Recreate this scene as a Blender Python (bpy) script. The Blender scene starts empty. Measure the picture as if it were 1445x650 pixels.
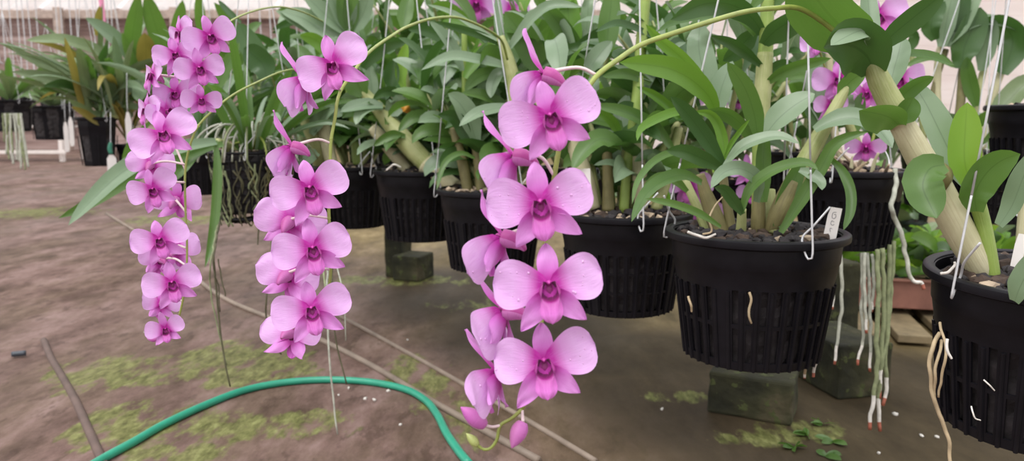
import bpy, bmesh, math, random
from mathutils import Vector, Matrix, noise
rnd = random.Random(7)
SC = bpy.context.scene
COL = SC.collection
PI = math.pi
# ------------------------------------------------------------------ camera
F = 1100.0; CX, CY = 722.5, 325.0
PITCH = math.radians(8.1); H = 0.60
cam_d = bpy.data.cameras.new('camera'); cam = bpy.data.objects.new('camera', cam_d); COL.objects.link(cam)
cam_d.sensor_width = 36; cam_d.lens = F / 1445 * 36; cam_d.clip_start = 0.02
cam.location = (0, 0, H); cam.rotation_euler = (PI / 2 - PITCH, 0, 0)
cam_d.dof.use_dof = True; cam_d.dof.focus_distance = 0.72; cam_d.dof.aperture_fstop = 10
SC.camera = cam
CAM = Vector((0, 0, H))
AX = Vector((1, 0, 0)); AZ = Vector((0, math.cos(PITCH), -math.sin(PITCH))); AY = Vector((0, math.sin(PITCH), math.cos(PITCH)))
def P(x, y, d):
    return CAM + AX * ((x - CX) / F * d) + AY * (-(y - CY) / F * d) + AZ * d
def G(x, y, z=0.0):
    r = AX * ((x - CX) / F) + AY * (-(y - CY) / F) + AZ
    return CAM + r * ((z - H) / r.z)
# ------------------------------------------------------------------ materials
def newmat(name):
    m = bpy.data.materials.new(name); m.use_nodes = True
    nt = m.node_tree; b = nt.nodes['Principled BSDF']
    return m, nt, b
def N(nt, t, **kw):
    n = nt.nodes.new(t)
    for k, v in kw.items(): setattr(n, k, v)
    return n
def ramp(nt, fac, stops):
    r = N(nt, 'ShaderNodeValToRGB')
    els = r.color_ramp.elements
    while len(els) < len(stops): els.new(0.5)
    for e, (p, c) in zip(els, stops):
        e.position = p; e.color = (*c, 1)
    nt.links.new(fac, r.inputs[0]); return r.outputs[0]
def mixc(nt, fac, a, b, mode='MIX'):
    n = N(nt, 'ShaderNodeMix', data_type='RGBA', blend_type=mode)
    for sock, v in ((n.inputs[0], fac), (n.inputs[6], a), (n.inputs[7], b)):
        if isinstance(v, (int, float)): sock.default_value = v
        elif isinstance(v, tuple): sock.default_value = (*v, 1)
        else: nt.links.new(v, sock)
    return n.outputs[2]
def math_n(nt, op, a, b=0.0, c=None):
    n = N(nt, 'ShaderNodeMath', operation=op)
    for i, v in enumerate((a, b, c)):
        if v is None: continue
        if isinstance(v, (int, float)): n.inputs[i].default_value = v
        else: nt.links.new(v, n.inputs[i])
    return n.outputs[0]
def noise_n(nt, scale, detail=4, vec=None, rough=0.55):
    n = N(nt, 'ShaderNodeTexNoise'); n.inputs['Scale'].default_value = scale
    n.inputs['Detail'].default_value = detail; n.inputs['Roughness'].default_value = rough
    if vec is not None: nt.links.new(vec, n.inputs['Vector'])
    return n.outputs['Fac']
def coords(nt, kind='Object', scale=None):
    t = N(nt, 'ShaderNodeTexCoord'); o = t.outputs[kind]
    if scale:
        mp = N(nt, 'ShaderNodeMapping'); mp.inputs['Scale'].default_value = scale
        nt.links.new(o, mp.inputs['Vector']); o = mp.outputs[0]
    return o
def bump(nt, b, h, strength=0.3, dist=0.01):
    n = N(nt, 'ShaderNodeBump'); n.inputs['Strength'].default_value = strength; n.inputs['Distance'].default_value = dist
    nt.links.new(h, n.inputs['Height']); nt.links.new(n.outputs[0], b.inputs['Normal'])
def translucent(nt, b, color, amount):
    out = nt.nodes['Material Output']
    t = N(nt, 'ShaderNodeBsdfTranslucent'); mx = N(nt, 'ShaderNodeMixShader'); mx.inputs[0].default_value = amount
    if isinstance(color, tuple): t.inputs[0].default_value = (*color, 1)
    else: nt.links.new(color, t.inputs[0])
    nt.links.new(b.outputs[0], mx.inputs[1]); nt.links.new(t.outputs[0], mx.inputs[2]); nt.links.new(mx.outputs[0], out.inputs[0])
def simple(name, col, rough=0.5, var=0.0, vscale=30, spec=0.5, bmp=0, metallic=0):
    m, nt, b = newmat(name)
    b.inputs['Roughness'].default_value = rough; b.inputs['Specular IOR Level'].default_value = spec
    b.inputs['Metallic'].default_value = metallic
    v = coords(nt)
    nz = noise_n(nt, vscale, 5, v)
    lo = tuple(c * (1 - var) for c in col); hi = tuple(min(1, c * (1 + var)) for c in col)
    nt.links.new(ramp(nt, nz, [(0.3, lo), (0.7, hi)]), b.inputs['Base Color'])
    if bmp: bump(nt, b, nz, bmp, 0.004)
    return m
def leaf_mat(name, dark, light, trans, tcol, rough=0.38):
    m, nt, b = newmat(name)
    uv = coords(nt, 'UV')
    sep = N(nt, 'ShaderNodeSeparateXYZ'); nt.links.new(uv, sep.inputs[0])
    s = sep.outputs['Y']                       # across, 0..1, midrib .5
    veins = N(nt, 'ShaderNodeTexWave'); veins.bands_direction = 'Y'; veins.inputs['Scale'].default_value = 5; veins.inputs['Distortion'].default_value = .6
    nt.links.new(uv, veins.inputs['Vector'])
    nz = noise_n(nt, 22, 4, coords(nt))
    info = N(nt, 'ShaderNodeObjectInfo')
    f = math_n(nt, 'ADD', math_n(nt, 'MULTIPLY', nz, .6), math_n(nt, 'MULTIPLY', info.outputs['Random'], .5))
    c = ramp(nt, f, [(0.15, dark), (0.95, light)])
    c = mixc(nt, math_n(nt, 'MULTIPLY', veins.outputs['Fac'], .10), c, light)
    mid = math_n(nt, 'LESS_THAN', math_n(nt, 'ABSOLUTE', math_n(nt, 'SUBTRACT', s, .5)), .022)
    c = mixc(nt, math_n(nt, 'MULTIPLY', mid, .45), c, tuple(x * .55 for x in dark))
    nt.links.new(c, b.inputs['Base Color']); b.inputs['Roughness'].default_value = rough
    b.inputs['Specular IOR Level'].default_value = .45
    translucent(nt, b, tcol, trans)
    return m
def petal_mat(name, base, mid, tip, vein, trans=.28):
    m, nt, b = newmat(name)
    uv = coords(nt, 'UV'); sep = N(nt, 'ShaderNodeSeparateXYZ'); nt.links.new(uv, sep.inputs[0])
    t = sep.outputs['X']
    c = ramp(nt, t, [(0.13, base), (.33, mid), (.58, tip)])
    mp = N(nt, 'ShaderNodeMapping'); mp.inputs['Scale'].default_value = (2.2, 13, 1); nt.links.new(uv, mp.inputs['Vector'])
    nz = noise_n(nt, 1.6, 3, mp.outputs[0], .6)
    v = N(nt, 'ShaderNodeMapRange'); v.inputs[1].default_value = .52; v.inputs[2].default_value = .72; nt.links.new(nz, v.inputs[0])
    c = mixc(nt, math_n(nt, 'MULTIPLY', v.outputs[0], .38), c, vein)
    nt.links.new(c, b.inputs['Base Color']); b.inputs['Roughness'].default_value = .42
    b.inputs['Specular IOR Level'].default_value = .4
    b.inputs['Sheen Weight'].default_value = .15
    bump(nt, b, nz, .25, .002)
    translucent(nt, b, c, trans)
    return m
def cane_mat(name, a, bcol, stripe, rough=.5, trans=0):
    m, nt, b = newmat(name)
    uv = coords(nt, 'UV')
    mp = N(nt, 'ShaderNodeMapping'); mp.inputs['Scale'].default_value = (28, 2.2, 1); nt.links.new(uv, mp.inputs['Vector'])
    nz = noise_n(nt, 1.3, 4, mp.outputs[0], .6)
    n2 = noise_n(nt, 26, 3, coords(nt))
    c = ramp(nt, n2, [(0.3, a), (0.72, bcol)])
    v = N(nt, 'ShaderNodeMapRange'); v.inputs[1].default_value = .5; v.inputs[2].default_value = .7; nt.links.new(nz, v.inputs[0])
    c = mixc(nt, math_n(nt, 'MULTIPLY', v.outputs[0], .5), c, stripe)
    nt.links.new(c, b.inputs['Base Color']); b.inputs['Roughness'].default_value = rough
    bump(nt, b, nz, .35, .003)
    return m
M = {}
M['leaf'] = leaf_mat('leaf_green', (.050, .115, .024), (.125, .225, .060), .27, (.18, .38, .05))
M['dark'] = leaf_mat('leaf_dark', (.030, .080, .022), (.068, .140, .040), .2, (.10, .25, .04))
M['bright'] = leaf_mat('leaf_bright', (.085, .20, .025), (.16, .32, .045), .32, (.25, .48, .05))
M['grey'] = leaf_mat('leaf_grey_green', (.150, .225, .135), (.27, .365, .235), .2, (.22, .38, .14), .33)  # paler base colour holds the sky's sheen on glossy upper faces
M['lime'] = leaf_mat('leaf_lime', (.15, .30, .03), (.22, .40, .05), .38, (.36, .58, .06))
M['olive'] = leaf_mat('leaf_yellowing', (.20, .17, .035), (.32, .27, .07), .25, (.4, .34, .06))
M['far'] = leaf_mat('leaf_sage', (.11, .16, .075), (.24, .31, .16), .2, (.2, .32, .10), .42)
M['petal'] = petal_mat('petal_pink', (.58, .03, .42), (.77, .35, .78), (.82, .485, .88), (.70, .29, .77))
M['sepal'] = petal_mat('sepal_pink', (.56, .04, .42), (.68, .19, .64), (.75, .31, .75), (.54, .10, .52), .25)
M['sepal_back'] = petal_mat('spur_pink', (.50, .08, .33), (.62, .18, .50), (.66, .24, .56), (.5, .1, .4), .2)
M['lip'] = petal_mat('lip_magenta', (.11, .001, .060), (.30, .006, .19), (.76, .22, .70), (.34, .01, .24), .10)
M['lip'].node_tree.nodes['Color Ramp'].color_ramp.elements[0].position = .38
M['lip'].node_tree.nodes['Color Ramp'].color_ramp.elements[1].position = .60
M['lip'].node_tree.nodes['Color Ramp'].color_ramp.elements[2].position = .84
M['column'] = simple('column_magenta', (.52, .06, .36), .45)
M['bud'] = petal_mat('bud_pink', (.50, .16, .36), (.62, .20, .52), (.66, .17, .58), (.5, .08, .42), .15)
M['budgreen'] = simple('bud_green', (.42, .48, .16), .45, .2, 60)
M['stem'] = simple('spike_green', (.28, .34, .075), .42, .18, 60)
M['pedicel'] = simple('pedicel_pale', (.72, .58, .58), .45, .15, 80)
M['cane'] = cane_mat('cane_green', (.25, .29, .09), (.42, .44, .20), (.50, .49, .29))
M['sheath'] = cane_mat('cane_sheath', (.42, .40, .23), (.58, .55, .36), (.33, .27, .15), .6)
M['newcane'] = cane_mat('cane_new', (.20, .30, .05), (.30, .41, .09), (.33, .42, .13), .42)
M['oldcane'] = cane_mat('cane_old', (.13, .12, .045), (.25, .22, .09), (.10, .07, .035), .6)
M['root'] = simple('root_grey', (.42, .43, .36), .75, .25, 90)
M['rootgreen'] = simple('root_green', (.22, .25, .13), .75, .3, 70)
M['roottip'] = simple('root_tip', (.36, .11, .07), .5, .2, 90)
M['rootwhite'] = simple('root_white', (.66, .63, .58), .7, .2, 90)
M['rootold'] = simple('root_old', (.085, .080, .042), .8, .35, 60)
M['roottan'] = simple('root_tan', (.40, .31, .19), .7, .25, 60)
M['plastic'] = simple('black_plastic', (.0085, .008, .0105), .42, .25, 40, .17)
M['plasticgreen'] = simple('dark_green_plastic', (.012, .028, .022), .45, .2, 40)
M['charcoal'] = simple('charcoal', (.028, .024, .026), .8, .6, 60, .4, .5)
M['bark'] = simple('bark', (.062, .042, .032), .8, .5, 70, .3, .4)
M['chip'] = simple('pale_chip', (.40, .31, .22), .75, .35, 70)
M['wire'] = simple('galvanised_wire', (.62, .63, .65), .4, .1, 80, .5, 0, .25)
M['tag'] = simple('white_tag', (.80, .76, .74), .5, .04, 30)
M['ink'] = simple('pencil_ink', (.30, .28, .30), .7)
M['hose'] = simple('green_hose', (.028, .30, .19), .38, .10, 30)
M['pipe'] = simple('grey_pipe', (.235, .185, .145), .6, .25, 14)
M['oldhose'] = simple('brown_hose', (.115, .076, .064), .75, .25, 14)
M['post'] = simple('weathered_post', (.42, .33, .28), .7, .25, 12)
M['white'] = simple('white_paint', (.78, .72, .68), .6, .08, 8)
M['tray'] = simple('brown_tray', (.26, .115, .085), .55, .2, 20)
M['wood'] = simple('pale_wood', (.22, .17, .095), .7, .3, 20)
M['mould'] = None
# glassy drop
m, nt, b = newmat('water_drop'); b.inputs['Base Color'].default_value = (.86, .50, .86, 1); b.inputs['Roughness'].default_value = .04
b.inputs['Specular IOR Level'].default_value = .9; b.inputs['Alpha'].default_value = .75; M['drop'] = m
# mossy block, with shade under the pots worked into its dark base colours
m, nt, b = newmat('shaded_mossy_block'); v = coords(nt)
n1 = noise_n(nt, 9, 6, v); n2 = noise_n(nt, 38, 5, v)
c = ramp(nt, n1, [(.34, (.010, .011, .005)), (.54, (.036, .036, .014)), (.72, (.10, .080, .046))])
c = mixc(nt, math_n(nt, 'GREATER_THAN', n2, .62), c, (.060, .072, .022))
nt.links.new(c, b.inputs['Base Color']); b.inputs['Roughness'].default_value = .9; bump(nt, b, n2, .6, .006); M['shaded_mossblock'] = m
# ------------------------------------------------------------------ object helpers
def link(name, bm, mats, parent=None, origin=None, smooth=True):
    """bm in world coordinates -> one mesh object; a child keeps its thing's origin"""
    o0 = Vector((0, 0, 0))
    if parent is not None: o0 = ORG[parent.name]
    elif origin is not None: o0 = Vector(origin)
    bmesh.ops.translate(bm, verts=bm.verts, vec=-o0)
    me = bpy.data.meshes.new(name); bm.to_mesh(me); bm.free()
    if smooth:
        me.polygons.foreach_set('use_smooth', [True] * len(me.polygons))
    for mm in (mats if isinstance(mats, (list, tuple)) else [mats]): me.materials.append(mm)
    o = bpy.data.objects.new(name, me); COL.objects.link(o)
    if parent is not None: o.parent = parent
    else: o.location = o0
    ORG[o.name] = o0
    return o
ORG = {}
def empty(name, loc):
    o = bpy.data.objects.new(name, None); COL.objects.link(o); o.location = loc; o.empty_display_size = .05
    ORG[o.name] = Vector(loc); return o
def tag(o, label, cat, group=None, kind=None):
    o['label'] = label; o['category'] = cat
    if group: o['group'] = group
    if kind: o['kind'] = kind
    return o
def struct(o): o['kind'] = 'structure'; return o
def BM():
    bm = bmesh.new(); bm.loops.layers.uv.new('UVMap'); return bm
def crom(pts, n):
    """Catmull-Rom through points, n samples"""
    if len(pts) == 2:
        return [pts[0].lerp(pts[1], i / (n - 1)) for i in range(n)]
    ext = [pts[0] * 2 - pts[1]] + list(pts) + [pts[-1] * 2 - pts[-2]]
    L = [0]
    for i in range(1, len(pts)): L.append(L[-1] + max(1e-6, (pts[i] - pts[i - 1]).length))
    out = []
    for k in range(n):
        s = L[-1] * k / (n - 1); i = 0
        while i < len(pts) - 2 and s > L[i + 1]: i += 1
        t = (s - L[i]) / (L[i + 1] - L[i])
        p0, p1, p2, p3 = ext[i:i + 4]
        out.append(.5 * ((2 * p1) + (p2 - p0) * t + (2 * p0 - 5 * p1 + 4 * p2 - p3) * t * t + (3 * p1 - p0 - 3 * p2 + p3) * t ** 3))
    return out
def lin(vals, n):
    out = []
    for k in range(n):
        s = (len(vals) - 1) * k / (n - 1); i = min(int(s), len(vals) - 2); out.append(vals[i] + (vals[i + 1] - vals[i]) * (s - i))
    return out
def add_tube(bm, pts, rad, sides=8, mi=0, n=None, mi_fn=None):
    n = n or max(4, len(pts) * 5)
    c = crom(pts, n); r = lin(list(rad) if isinstance(rad, (list, tuple)) else [rad, rad], n)
    uvl = bm.loops.layers.uv.active
    up = None; rings = []
    for i, p in enumerate(c):
        T = (c[min(i + 1, n - 1)] - c[max(i - 1, 0)]).normalized()
        if up is None:
            up = Vector((0, 0, 1)) if abs(T.z) < .9 else Vector((0, 1, 0))
        A = T.cross(up)
        if A.length < 1e-5: A = T.cross(Vector((1, .3, 0)))
        A.normalize(); B = A.cross(T).normalized(); up = B
        rings.append([bm.verts.new(p + (A * math.cos(2 * PI * k / sides) + B * math.sin(2 * PI * k / sides)) * r[i]) for k in range(sides)])
    for i in range(n - 1):
        for k in range(sides):
            k2 = (k + 1) % sides
            f = bm.faces.new((rings[i][k], rings[i][k2], rings[i + 1][k2], rings[i + 1][k]))
            f.material_index = mi_fn(i / (n - 1)) if mi_fn else mi
            if uvl:
                for lp, (uu, vv) in zip(f.loops, ((k, i), (k + 1, i), (k + 1, i + 1), (k, i + 1))):
                    lp[uvl].uv = (uu / sides, vv / (n - 1))
    for ring, rev in ((rings[0], True), (rings[-1], False)):
        f = bm.faces.new(ring[::-1] if rev else ring); f.material_index = mi_fn(0 if rev else 1) if mi_fn else mi
    return bm
def add_box(bm, c, sx, sy, sz, rot=0.0, bev=0.0, mi=0):
    m4 = Matrix.Translation(c) @ Matrix.Rotation(rot, 4, 'Z') @ Matrix.Diagonal((sx, sy, sz, 1))
    r = bmesh.ops.create_cube(bm, size=1, matrix=m4)
    fs = set(f for v in r['verts'] for f in v.link_faces)
    for f in fs: f.material_index = mi
    if bev:
        es = set(e for v in r['verts'] for e in v.link_edges)
        g = bmesh.ops.bevel(bm, geom=list(es), offset=bev, segments=2, affect='EDGES', profile=.5)
        for f in g['faces']: f.material_index = mi
def add_grid(bm, fn, nu, nv, mi=0):
    """fn(u,v)->Vector, u,v in 0..1"""
    uvl = bm.loops.layers.uv.active
    V = [[bm.verts.new(fn(i / nu, j / nv)) for j in range(nv + 1)] for i in range(nu + 1)]
    for i in range(nu):
        for j in range(nv):
            f = bm.faces.new((V[i][j], V[i + 1][j], V[i + 1][j + 1], V[i][j + 1])); f.material_index = mi
            for lp, (a, b_) in zip(f.loops, ((i, j), (i + 1, j), (i + 1, j + 1), (i, j + 1))):
                lp[uvl].uv = (a / nu, b_ / nv)
def leaf_prof(t, blunt=.5):
    # narrow clasping base, widest before the middle, pointed tip
    a = min(1.0, .42 + 1.9 * t) if t < .3 else 1.0
    tip = (1 - max(0, (t - .45) / .55) ** (1.6 + blunt * 1.6))
    return a * max(.0, tip) ** .75
def leaf_bm(bm, c, sides, W, fold=.16, blunt=.5, nv=6, wav=0.0, mi=0, ph=0):
    """c centre line samples; sides[i] = (width dir, normal)"""
    n = len(c) - 1
    def fn(u, v):
        i = int(round(u * n)); B, Nn = sides[i]
        s = v * 2 - 1; w = W * .5 * leaf_prof(u, blunt)
        lift = fold * w * (abs(s) ** 1.5) * 1.6 + wav * w * math.sin(u * 9 + ph + (2 if s > 0 else 0)) * abs(s)
        return c[i] + B * (s * w) + Nn * lift
    add_grid(bm, fn, n, nv, mi)
def img_leaf(pts, w, roll=20, fold=.16, blunt=.5, n=14):
    """pts: world points, w apparent width in m at mid; roll>0 shows the upper face (tilted to the sky)"""
    c = crom(pts, n + 1); sides = []
    r = math.radians(roll); prevB = None
    for i, p in enumerate(c):
        T = (c[min(i + 1, n)] - c[max(i - 1, 0)]).normalized()
        V = (CAM - p).normalized()
        B = T.cross(V)
        if B.length < 1e-4: B = prevB or AX
        B.normalize()
        if prevB is not None and B.dot(prevB) < 0: B = -B
        prevB = B.copy()
        Nn = B.cross(T).normalized()
        if Nn.dot(V) < 0: Nn = -Nn
        # rotate about T so that the visible normal leans up (or down)
        s = 1 if B.z >= 0 else -1
        B2 = (B * math.cos(r) - Nn * math.sin(r) * s).normalized()
        N2 = (Nn * math.cos(r) + B * math.sin(r) * s).normalized()
        sides.append((B2, N2))
    bm = BM(); leaf_bm(bm, c, sides, w / max(.35, math.cos(r)), fold, blunt, wav=.06, ph=rnd.uniform(0, 6))
    return bm
def wild_leaf(base, az, elev, length, width, droop, fold=.2, n=10):
    """free-standing arching leaf, upper face to the sky"""
    pts = []; p = base.copy(); e = elev
    h = Vector((math.cos(az), math.sin(az), 0)); steps = n
    tw = rnd.uniform(-.4, .4); tw0 = rnd.choice((-1, 1)) * rnd.uniform(.25, .95)
    pts.append(p.copy())
    for i in range(steps):
        p = p + (h * math.cos(e) + Vector((0, 0, 1)) * math.sin(e)) * (length / steps)
        e -= droop / steps * (0.4 + 1.2 * i / steps); pts.append(p.copy())
    sides = []
    side0 = Vector((-h.y, h.x, 0))
    for i in range(n + 1):
        T = (pts[min(i + 1, n)] - pts[max(i - 1, 0)]).normalized()
        a = tw0 + tw * i / n
        Nn = side0.cross(T) * -1
        if Nn.dot(Vector((0, 0, 1))) < 0 and elev < 1.2: Nn = -Nn
        B = side0 * math.cos(a) + Nn * math.sin(a); N2 = (Nn * math.cos(a) - side0 * math.sin(a))
        sides.append((B, N2))
    bm = BM(); leaf_bm(bm, pts, sides, width, fold, .5, 4, .05, 0, rnd.uniform(0, 6))
    return bm
# ------------------------------------------------------------------ pots
def pot_bm(c, D, Hh, N_=36, taper=.73, tilt=(0, 0), tiers=2, start=.36):
    bm = BM(); R = D / 2
    rows = [(0, R * .915), (-.02 * Hh, R * .925), (-.14 * Hh, R * .91), (-.205 * Hh, R * .905), (-.215 * Hh, R * .895), (-start * Hh, None)]
    def rad(z): return R * .93 + (R * taper - R * .93) * (-z / Hh)
    rows = [(z, r if r else rad(z)) for z, r in rows]
    slot_rows = set()
    z = -start * Hh; span = (1 - start - .05) * Hh
    for t in range(tiers):
        h = span / tiers
        i0 = len(rows) - 1
        rows.append((z - h * .90, rad(z - h * .90))); slot_rows.add((i0, t))
        rows.append((z - h, rad(z - h))); z -= h
    rows.append((-Hh * .985, rad(-Hh))); rows.append((-Hh, rad(-Hh) - .006))
    srow = dict(slot_rows)
    A = []
    for k in range(N_):
        a0 = 2 * PI * k / N_
        A += [a0, a0 + 2 * PI / N_ * .56]
    nA = len(A)
    V = [[bm.verts.new((math.cos(a) * r, math.sin(a) * r, zz)) for a in A] for (zz, r) in rows]
    for i in range(len(rows) - 1):
        for k in range(nA):
            if i in srow and k % 2 == 1 and (k // 2) % 9 != 4: continue
            k2 = (k + 1) % nA
            bm.faces.new((V[i][k], V[i + 1][k], V[i + 1][k2], V[i][k2]))
    # inner skin for thickness
    geom = list(bm.faces)
    bmesh.ops.recalc_face_normals(bm, faces=geom)
    bmesh.ops.solidify(bm, geom=geom, thickness=.0028)
    # protruding ribs on the slatted part
    for k in range(N_):
        a = 2 * PI * (k + .28) / N_
        z0 = -start * Hh - .012 * Hh; z1 = -.985 * Hh
        for (zz, ze) in ((z0, z1),):
            p0 = Vector((math.cos(a) * (rad(zz) + .0005), math.sin(a) * (rad(zz) + .0005), zz)); p1 = Vector((math.cos(a) * (rad(ze) + .0005), math.sin(a) * (rad(ze) + .0005), ze))
            add_tube(bm, [p0, p1], [.0022, .0026], 6, 0, 2)
    # bottom plate with drainage ring
    prof = [(rad(-Hh) - .004, -Hh + .002), (rad(-Hh) * .7, -Hh + .003), (rad(-Hh) * .3, -Hh + .006)]
    S = 48; rings = []
    for r, zz in prof: rings.append([bm.verts.new((r * math.cos(2 * PI * k / S), r * math.sin(2 * PI * k / S), zz)) for k in range(S)])
    for i in range(len(rings) - 1):
        for k in range(S): bm.faces.new((rings[i][k], rings[i][(k + 1) % S], rings[i + 1][(k + 1) % S], rings[i + 1][k]))
    # rolled rim lip
    lip = [(R * .90, -.002), (R * .905, .0015), (R * .93, .003), (R * .975, .0028), (R * .995, .001), (R, -.003), (R * .995, -.007), (R * .975, -.0085), (R * .935, -.0085), (R * .905, -.012)]
    S = 72; rings = []
    for r, zz in lip: rings.append([bm.verts.new((r * math.cos(2 * PI * k / S), r * math.sin(2 * PI * k / S), zz)) for k in range(S)])
    L_ = len(rings)
    for i in range(L_):
        for k in range(S): bm.faces.new((rings[i][k], rings[(i + 1) % L_][k], rings[(i + 1) % L_][(k + 1) % S], rings[i][(k + 1) % S]))
    bmesh.ops.recalc_face_normals(bm, faces=bm.faces)
    m4 = Matrix.Translation(c) @ Matrix.Rotation(tilt[0], 4, 'X') @ Matrix.Rotation(tilt[1], 4, 'Y') @ Matrix.Rotation(.05, 4, 'Z')
    bm.transform(m4); return bm, m4
def chunk(bm, p, s, mi):
    r = bmesh.ops.create_icosphere(bm, subdivisions=1, radius=1)
    sc = Vector((s * rnd.uniform(.6, 1.5), s * rnd.uniform(.5, 1.1), s * rnd.uniform(.45, .9)))
    rot = Matrix.Rotation(rnd.uniform(0, 6.3), 3, 'Z') @ Matrix.Rotation(rnd.uniform(-.6, .6), 3, 'X')
    for v in r['verts']:
        k = 1 + rnd.uniform(-.28, .28)
        v.co = p + rot @ Vector((v.co.x * sc.x * k, v.co.y * sc.y * k, v.co.z * sc.z * k))
    for f in set(f for v in r['verts'] for f in v.link_faces): f.material_index = mi
def mix_bm(m4, D, Hh, taper=.73, n=140, chipfrac=.12, fill=.055):
    bm = BM(); R = D / 2
    S = 48; prof = [(0.02, -Hh + .012)]
    for i in range(13):
        z = -Hh + .012 + (Hh * (1 - fill) - .012) * i / 12
        prof.append((R * .93 + (R * taper - R * .93) * (-z / Hh) - .0068, z))
    prof += [(R * .6, -fill * Hh + .004), (R * .25, -fill * Hh + .008), (.002, -fill * Hh + .009)]
    rings = []
    for r, z in prof:
        ring = []
        for k in range(S):
            a = 2 * PI * k / S; j = -abs(noise.noise(Vector((math.cos(a) * r * 90, math.sin(a) * r * 90, z * 90)))) * .008
            ring.append(bm.verts.new((math.cos(a) * (r + j * (1 if r > R * .55 else .2)), math.sin(a) * (r + j), z)))
        rings.append(ring)
    for i in range(len(rings) - 1):
        for k in range(S): bm.faces.new((rings[i][k], rings[i][(k + 1) % S], rings[i + 1][(k + 1) % S], rings[i + 1][k]))
    bm.faces.new(rings[0][::-1]); bm.faces.new(rings[-1])
    for i in range(n):
        a = rnd.uniform(0, 2 * PI); r = R * .84 * math.sqrt(rnd.random()); q = rnd.random()
        chunk(bm, Vector((r * math.cos(a), r * math.sin(a), -fill * Hh + rnd.uniform(.001, .009) + .006 * (1 - r / R))), rnd.uniform(.006, .0115) * (D / .24) ** .5, 2 if q < chipfrac else (1 if q < chipfrac + .3 else 0))
    bm.transform(m4); return bm
class Plant:
    def __init__(s, label, px, py, d, D=.24, Hh=.168, group=None, tilt=(0, 0), n=140, chip=.12, pot=True, cat='potted orchid', name='potted_orchid', mesh_basket=False, potmat='plastic', taper=.73, tiers=2, slots=36):
        s.c = P(px, py, d); s.d = d; s.D = D; s.Hh = Hh
        s.e = empty(name, s.c - Vector((0, 0, Hh))); tag(s.e, label, cat, group)
        s.m4 = None
        if pot:
            bm, s.m4 = pot_bm(s.c, D, Hh, slots, taper, tilt, tiers)
            s.pot = link('pot', bm, M[potmat], s.e, smooth=False)
            for p in s.pot.data.polygons: p.use_smooth = True
            try: s.pot.data.set_sharp_from_angle(angle=math.radians(40))
            except Exception: pass
            s.mix = link('potting_mix', mix_bm(s.m4, D, Hh, taper, n, chip), [M['charcoal'], M['bark'], M['chip']], s.e, smooth=False)
    def W(s, q, d0):
        return P(q[0], q[1], d0 + (q[2] if len(q) > 2 else 0))
    def cane(s, pts, rad, mat='cane', dd=0.0, sides=12, name='cane'):
        d = s.d + dd; w = [s.W(q, d) for q in pts]
        bm = BM(); n = len(pts) * 6
        add_tube(bm, w, [r * d / F for r in rad], sides, 0, n)
        return link(name, bm, M[mat], s.e)
    def leaf(s, par, w, pts, roll=20, d0=0.0, d1=None, mat='leaf', fold=.16, blunt=.5):
        d = s.d + d0
        if d1 is None: d1 = d0 + rnd.uniform(-.05, .03)
        k = len(pts) - 1
        q = [P(a[0], a[1], d + (d1 - d0) * (i / k) ** 1.2) for i, a in enumerate(pts)]
        return link('leaf', img_leaf(q, w * d / F, roll, fold, blunt), M[mat], par or s.e)
    def wild(s, n, height, spread, ll=.13, lw=.03, base_r=.05, mats=('leaf', 'dark', 'grey', 'leaf'), canemat='cane', az0=0, azr=2 * PI, nl=6, top=None, cr=.006, droop=(.8, 2.0)):
        base = s.c + Vector((0, 0, -.008))
        for i in range(n):
            az = az0 + azr * (i + rnd.uniform(-.3, .3)) / n
            r = base_r * math.sqrt(rnd.uniform(.1, 1)); b0 = base + Vector((math.cos(az) * r, math.sin(az) * r, 0))
            hh = height * rnd.uniform(.65, 1.1); sp = spread * rnd.uniform(.5, 1.1)
            hdir = Vector((math.cos(az), math.sin(az), 0))
            pts = [b0, b0 + hdir * sp * .3 + Vector((0, 0, hh * .4)), b0 + hdir * sp * .75 + Vector((0, 0, hh * .8)), b0 + hdir * sp + Vector((0, 0, hh))]
            bm = BM(); add_tube(bm, pts, [cr * .8, cr * 1.15, cr * .85, cr * .35], 8, 0, 14)
            cn = link('cane', bm, M[canemat], s.e)
            cl = crom(pts, 20); la = rnd.uniform(0, 6.3)
            for k in range(nl):
                t = .14 + .86 * (k + .8) / nl
                p = cl[min(19, int(t * 19))]
                a = la + (PI if k % 2 else 0) + rnd.uniform(-.5, .5)
                el = .35 + .75 * t + rnd.uniform(-.2, .25)
                link('leaf', wild_leaf(p, a, el, ll * rnd.uniform(.75, 1.25), lw * rnd.uniform(.75, 1.2), rnd.uniform(*droop)), M[rnd.choice(mats)], cn)
# ------------------------------------------------------------------ flowers
def petal_fn(ang, L_, Wd, prof, z0=0.0, back=.06, cup=.05, base=.03, side=0, seed=0, fwd=0.0, dy=0.0):
    ca, sa = math.cos(ang), math.sin(ang)
    def fn(u, v):
        s = v * 2 - 1; w = Wd * .5 * prof(u)
        r = base + L_ * (1 - (1 - u) ** 1.15)
        off = s * w
        z = z0 + fwd * u - back * u * u + cup * (s * s) * prof(u) * (1 if u < 1 else 0) + .012 * math.sin(7 * u + 3 * s + seed) * u + .010 * math.sin(5 * s + 9 * u + seed * 2) * abs(s)
        return Vector((ca * r - sa * off, sa * r + ca * off + dy, z))
    return fn
def prof_petal(u):
    if u < .06: return .22 + u * 2.2
    a = .35 + .65 * math.sin(min(1, (u - .0) / .62) * PI / 2) ** 1.1
    b = 1.0 if u < .62 else math.sqrt(max(0, 1 - ((u - .62) / .38) ** 2))
    return a * b
def prof_sepal(u):
    a = .48 + .52 * math.sin(min(1, u / .42) * PI / 2)
    b = 1.0 if u < .42 else max(0, 1 - ((u - .42) / .58) ** 1.9) ** .85
    return a * b
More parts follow.
